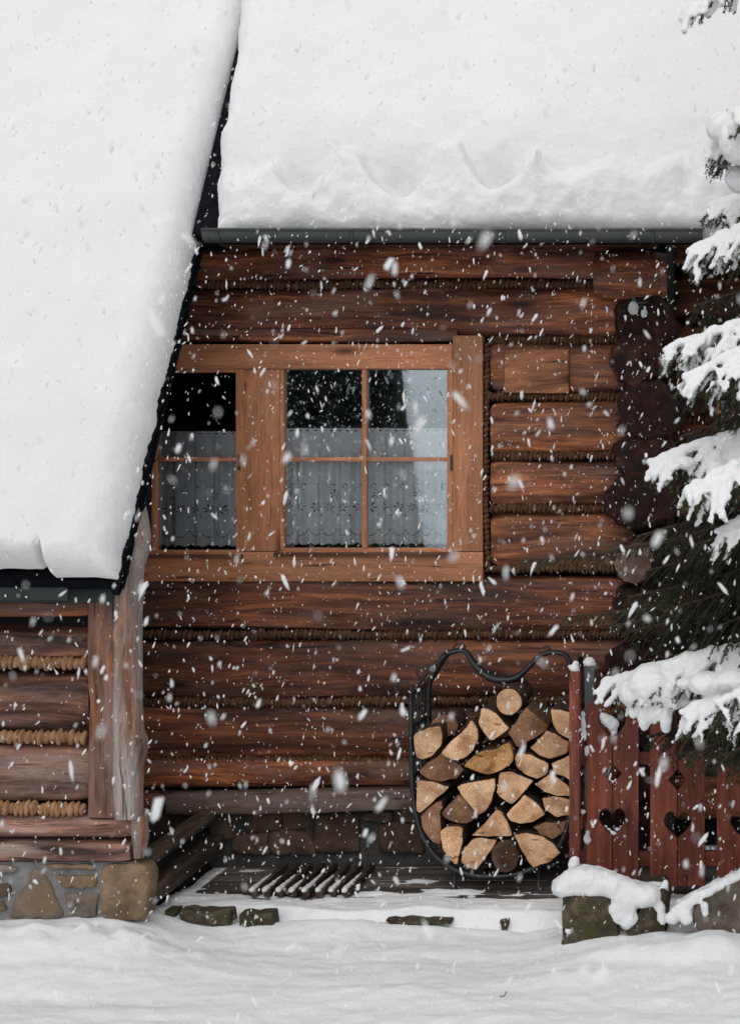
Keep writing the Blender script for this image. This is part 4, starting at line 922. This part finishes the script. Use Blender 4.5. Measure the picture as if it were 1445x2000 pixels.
TXY = (3.05, -1.55)
spruce = thing('spruce_tree', (*TXY, -.1), 'snow laden spruce with drooping boughs beside the picket fence', 'tree')
tz = np.linspace(-.15, 8.6, 30); tp = np.stack([TXY[0] + .03 * vn(tz, 0 * tz, 0, 5), TXY[1] + .03 * vn(tz, 0 * tz, 0, 6), tz], -1)
v, f = tube_vf(tp, np.linspace(.15, .015, 30), 12); mk('trunk', v, f, m_twig, spruce)
def tb(z, y=None): return (TXY[0] + random.uniform(-.04, .0), TXY[1] + random.uniform(-.03, .03), z)
visible = [  # tip px, py, depth, rise of the base over the tip, snow amount, side length, lift
 (1332, 45, -1.75, .75, 1.9, .16, .16),
 (1380, 300, -1.65, .30, 1.9, .36, .16), (1440, 230, -2.0, .3, 2.2, .36, .12),
 (1345, 490, -1.70, .34, 1.25, .36, .14), (1390, 410, -1.2, .25, 1.6, .36, .1),
 (1300, 690, -1.80, .32, 1.25, .40, .14), (1330, 745, -2.05, .40, 1.1, .36, .12),
 (1268, 910, -1.70, .26, 1.35, .42, .12), (1335, 965, -2.15, .35, 1.25, .40, .12), (1400, 1040, -2.0, .35, 1.1, .36, .1),
 (1178, 1340, -1.15, .18, 1.5, .40, .12), (1240, 1330, -1.45, .22, 1.7, .42, .14), (1330, 1400, -1.85, .30, 1.3, .42, .14), (1400, 1380, -2.1, .25, 1.3, .4, .12),
]
snow_pts = []
for k, (px, py, yy, rise, amt, sd, lf) in enumerate(visible):
    tip = P(px, py, yy); branch(spruce, tb(tip[2] + rise), tip, lf, sd, 1000 + k, snow=snow_pts, amt=amt * .60, droop=.60, dens=620)
for (px, py, yy, r_, sq) in ((1275, 1338, -1.45, 54, .85), (1245, 1352, -1.42, 40, .85), (1308, 1352, -1.47, 42, .9), (1258, 1398, -1.46, 14, 2.2), (1278, 1392, -1.47, 12, 2.0), (1300, 1404, -1.5, 13, 2.4), (1236, 1388, -1.44, 10, 1.8), (1380, 1335, -1.8, 40, .6), (1430, 1330, -1.8, 38, .6), (1340, 1335, -1.7, 22, .6),
                         (1340, 905, -1.75, 22, .6), (1400, 915, -1.75, 30, .65), (1440, 925, -1.75, 34, .8), (1412, 250, -1.75, 36, .9), (1445, 280, -1.8, 44, 1), (1445, 350, -1.6, 32, .9), (1430, 480, -1.7, 26, .8), (1390, 690, -1.8, 18, .7), (1430, 690, -1.8, 22, .7)):
    c = P(px, py, yy); r3 = r_ / FPX * (D + yy); snow_pts.append((*c, r3, r3, r3 * sq))
bs = blobs('snow_load', snow_pts, .0085, spruce, m_snowb, .004, 2); bs['label'] = 'thick white snow lying along the boughs'
# bare boughs deeper in the tree (its shade put into darker needles) and reaching over the wall
for k, (px, py, yy, rise, sd) in enumerate(((1015, 1098, -.75, .25, .10), (1100, 1205, -.8, .2, .10), (1240, 1050, -1.1, .3, .14), (1190, 1225, -1.0, .25, .16), (1225, 1170, -1.25, .3, .24), (1260, 1120, -1.3, .3, .34), (1300, 1060, -1.35, .3, .34),
                                      (1230, 1235, -1.2, .3, .34), (1290, 1190, -1.4, .3, .36), (1340, 1150, -1.3, .3, .36), (1380, 1230, -1.5, .3, .36), (1340, 1265, -1.35, .3, .36), (1420, 1120, -1.6, .3, .36), (1330, 850, -1.2, .3, .34), (1360, 600, -1.2, .3, .32),
                                      (1340, 1000, -1.15, .3, .36), (1400, 960, -1.3, .3, .36), (1400, 780, -1.4, .3, .34), (1390, 1440, -1.5, .3, .36), (1300, 1440, -1.3, .25, .3), (1260, 1440, -1.3, .25, .26), (1330, 1100, -1.0, .3, .36), (1300, 1230, -1.1, .3, .36), (1400, 1180, -1.2, .3, .38), (1430, 1250, -1.3, .3, .38), (1370, 700, -1.1, .3, .34), (1380, 900, -1.05, .3, .36), (1340, 1470, -1.9, .3, .3), (1420, 1470, -2.0, .3, .3), (1390, 820, -1.7, .3, .3), (1350, 1070, -1.75, .3, .3))):
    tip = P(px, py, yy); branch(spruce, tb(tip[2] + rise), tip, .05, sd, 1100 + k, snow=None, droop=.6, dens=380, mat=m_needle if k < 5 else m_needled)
# frosting of snow on a few of them, and boughs on the far sides of the tree
fr = []
for k in range(46):
    z = .9 + k * .155; an_ = k * 2.4; rad = 1.55 * (1 - z / 9.2)
    if math.cos(an_) < -.2 and z < 5.0: continue
    tip = (TXY[0] + rad * math.cos(an_), TXY[1] + rad * math.sin(an_), z - .25)
    branch(spruce, (TXY[0], TXY[1], z), tip, .1, .36, 1200 + k, dens=140, snow=fr, amt=1.4, tert=False, gap=.08)
bs2 = blobs('snow_load', fr, .024, spruce, m_snowb, .004, 2)

# ------------------------------------------------------------------ dark spruce across the yard, mirrored in the panes
def far_spruce(x, y, h, r_, seed, label):
    t = thing('spruce_tree', (x, y, -.1), label, 'tree'); rg = np.random.default_rng(seed)
    v, f = tube_vf([(x, y, -.1), (x, y, h * .5), (x, y, h * .97)], [.3, .18, .03], 10); mk('trunk', v, f, m_twig, t)
    n_ = 30000; z = h * rg.random(n_) ** 1.4 * .98 + .1; rr = r_ * (1 - z / (h * 1.02)); an_ = rg.random(n_) * 2 * math.pi
    r0 = rr * rg.random(n_) * .5; ca, sa = np.cos(an_), np.sin(an_); w_ = .10 + .10 * rg.random(n_); r1 = rr * (.93 + .07 * rg.random(n_))
    p0 = np.stack([x + r0 * ca, y + r0 * sa, z + .15], -1); pm = np.stack([x + (r0 + r1) / 2 * ca, y + (r0 + r1) / 2 * sa, z + .02], -1); p1 = np.stack([x + r1 * ca, y + r1 * sa, z - .35], -1)
    s_ = np.stack([-sa, ca, 0 * sa], -1) * w_[:, None]
    v = np.stack([p0 - s_, p0 + s_, pm - 1.4 * s_, pm + 1.4 * s_, p1], 1).reshape(-1, 3); b_ = (np.arange(n_) * 5)[:, None]
    f = np.concatenate([b_ + [0, 1, 3], b_ + [0, 3, 2], b_ + [2, 3, 4]]).reshape(-1, 3)
    zz = np.linspace(.15, h, 40); aa = np.linspace(0, 2 * math.pi, 24, endpoint=False); ZZ, AA = np.meshgrid(zz, aa, indexing='ij'); rr = r_ * (1 - ZZ / (h * 1.02)) * (.90 + .02 * fbm(AA * 3, ZZ * 2, 0, seed, 2))
    cv = np.stack([x + rr * np.cos(AA), y + rr * np.sin(AA), ZZ], -1).reshape(-1, 3)
    v, f = join([(v, f), (cv, grid_faces(40, 24, True))])
    mk('crown', v, f, m_needled, t, False)
far_spruce(-6.0, -16.0, 21, 3.3, 5, 'tall dark spruce across the yard mirrored in the window panes')

# ------------------------------------------------------------------ falling snow
def falling_snow():
    rg = np.random.default_rng(11); n_ = 44000
    p = np.stack([rg.uniform(-3.4, 4.4, n_), -.10 - 7.2 * rg.random(n_) ** 1.35, rg.uniform(-.05, 5.6, n_)], -1)
    roof_z = ZE - .1 + 1.632 * (p[:, 1] - YE); pz = ZPE - .1 + 1.632 * (p[:, 1] - YPE)
    keep = ~((p[:, 1] > YE) & (p[:, 2] > roof_z)) & ~((p[:, 0] < VX + .05) & (p[:, 1] > YPE - .05)); p = p[keep]; n_ = len(p)
    w_ = .0017 * np.exp(rg.normal(size=n_) * .56); ln = w_ * rg.uniform(1.4, 4.6, n_)
    tilt = rg.normal(.28, .30, n_); flip = rg.random(n_) < .3; tilt = np.where(flip, -tilt, tilt); t2 = rg.normal(0, .3, n_)
    ax = np.stack([np.sin(tilt), np.sin(t2) * np.cos(tilt), np.cos(tilt) * np.cos(t2)], -1)
    s1 = np.cross(ax, (0, 1.0, 0)); s1 /= np.linalg.norm(s1, axis=1)[:, None]; s2 = np.cross(ax, s1)
    tv, tf = ICO1; m = len(tv); rad = 1 + .35 * rg.normal(size=(n_, m)).clip(-1.2, 1.2)
    v = p[:, None] + rad[..., None] * (w_[:, None, None] * (tv[None, :, 0:1] * s1[:, None] + tv[None, :, 1:2] * s2[:, None]) + ln[:, None, None] * tv[None, :, 2:3] * ax[:, None])
    f = (tf[None] + (np.arange(n_) * m)[:, None, None]).reshape(-1, 3)
    o = mk('falling_snow', v.reshape(-1, 3), f.tolist(), m_flake, None, True); o['kind'] = 'stuff'; o['label'] = 'snowflakes falling all through the air before the cabin'; o['category'] = 'snow'
falling_snow()
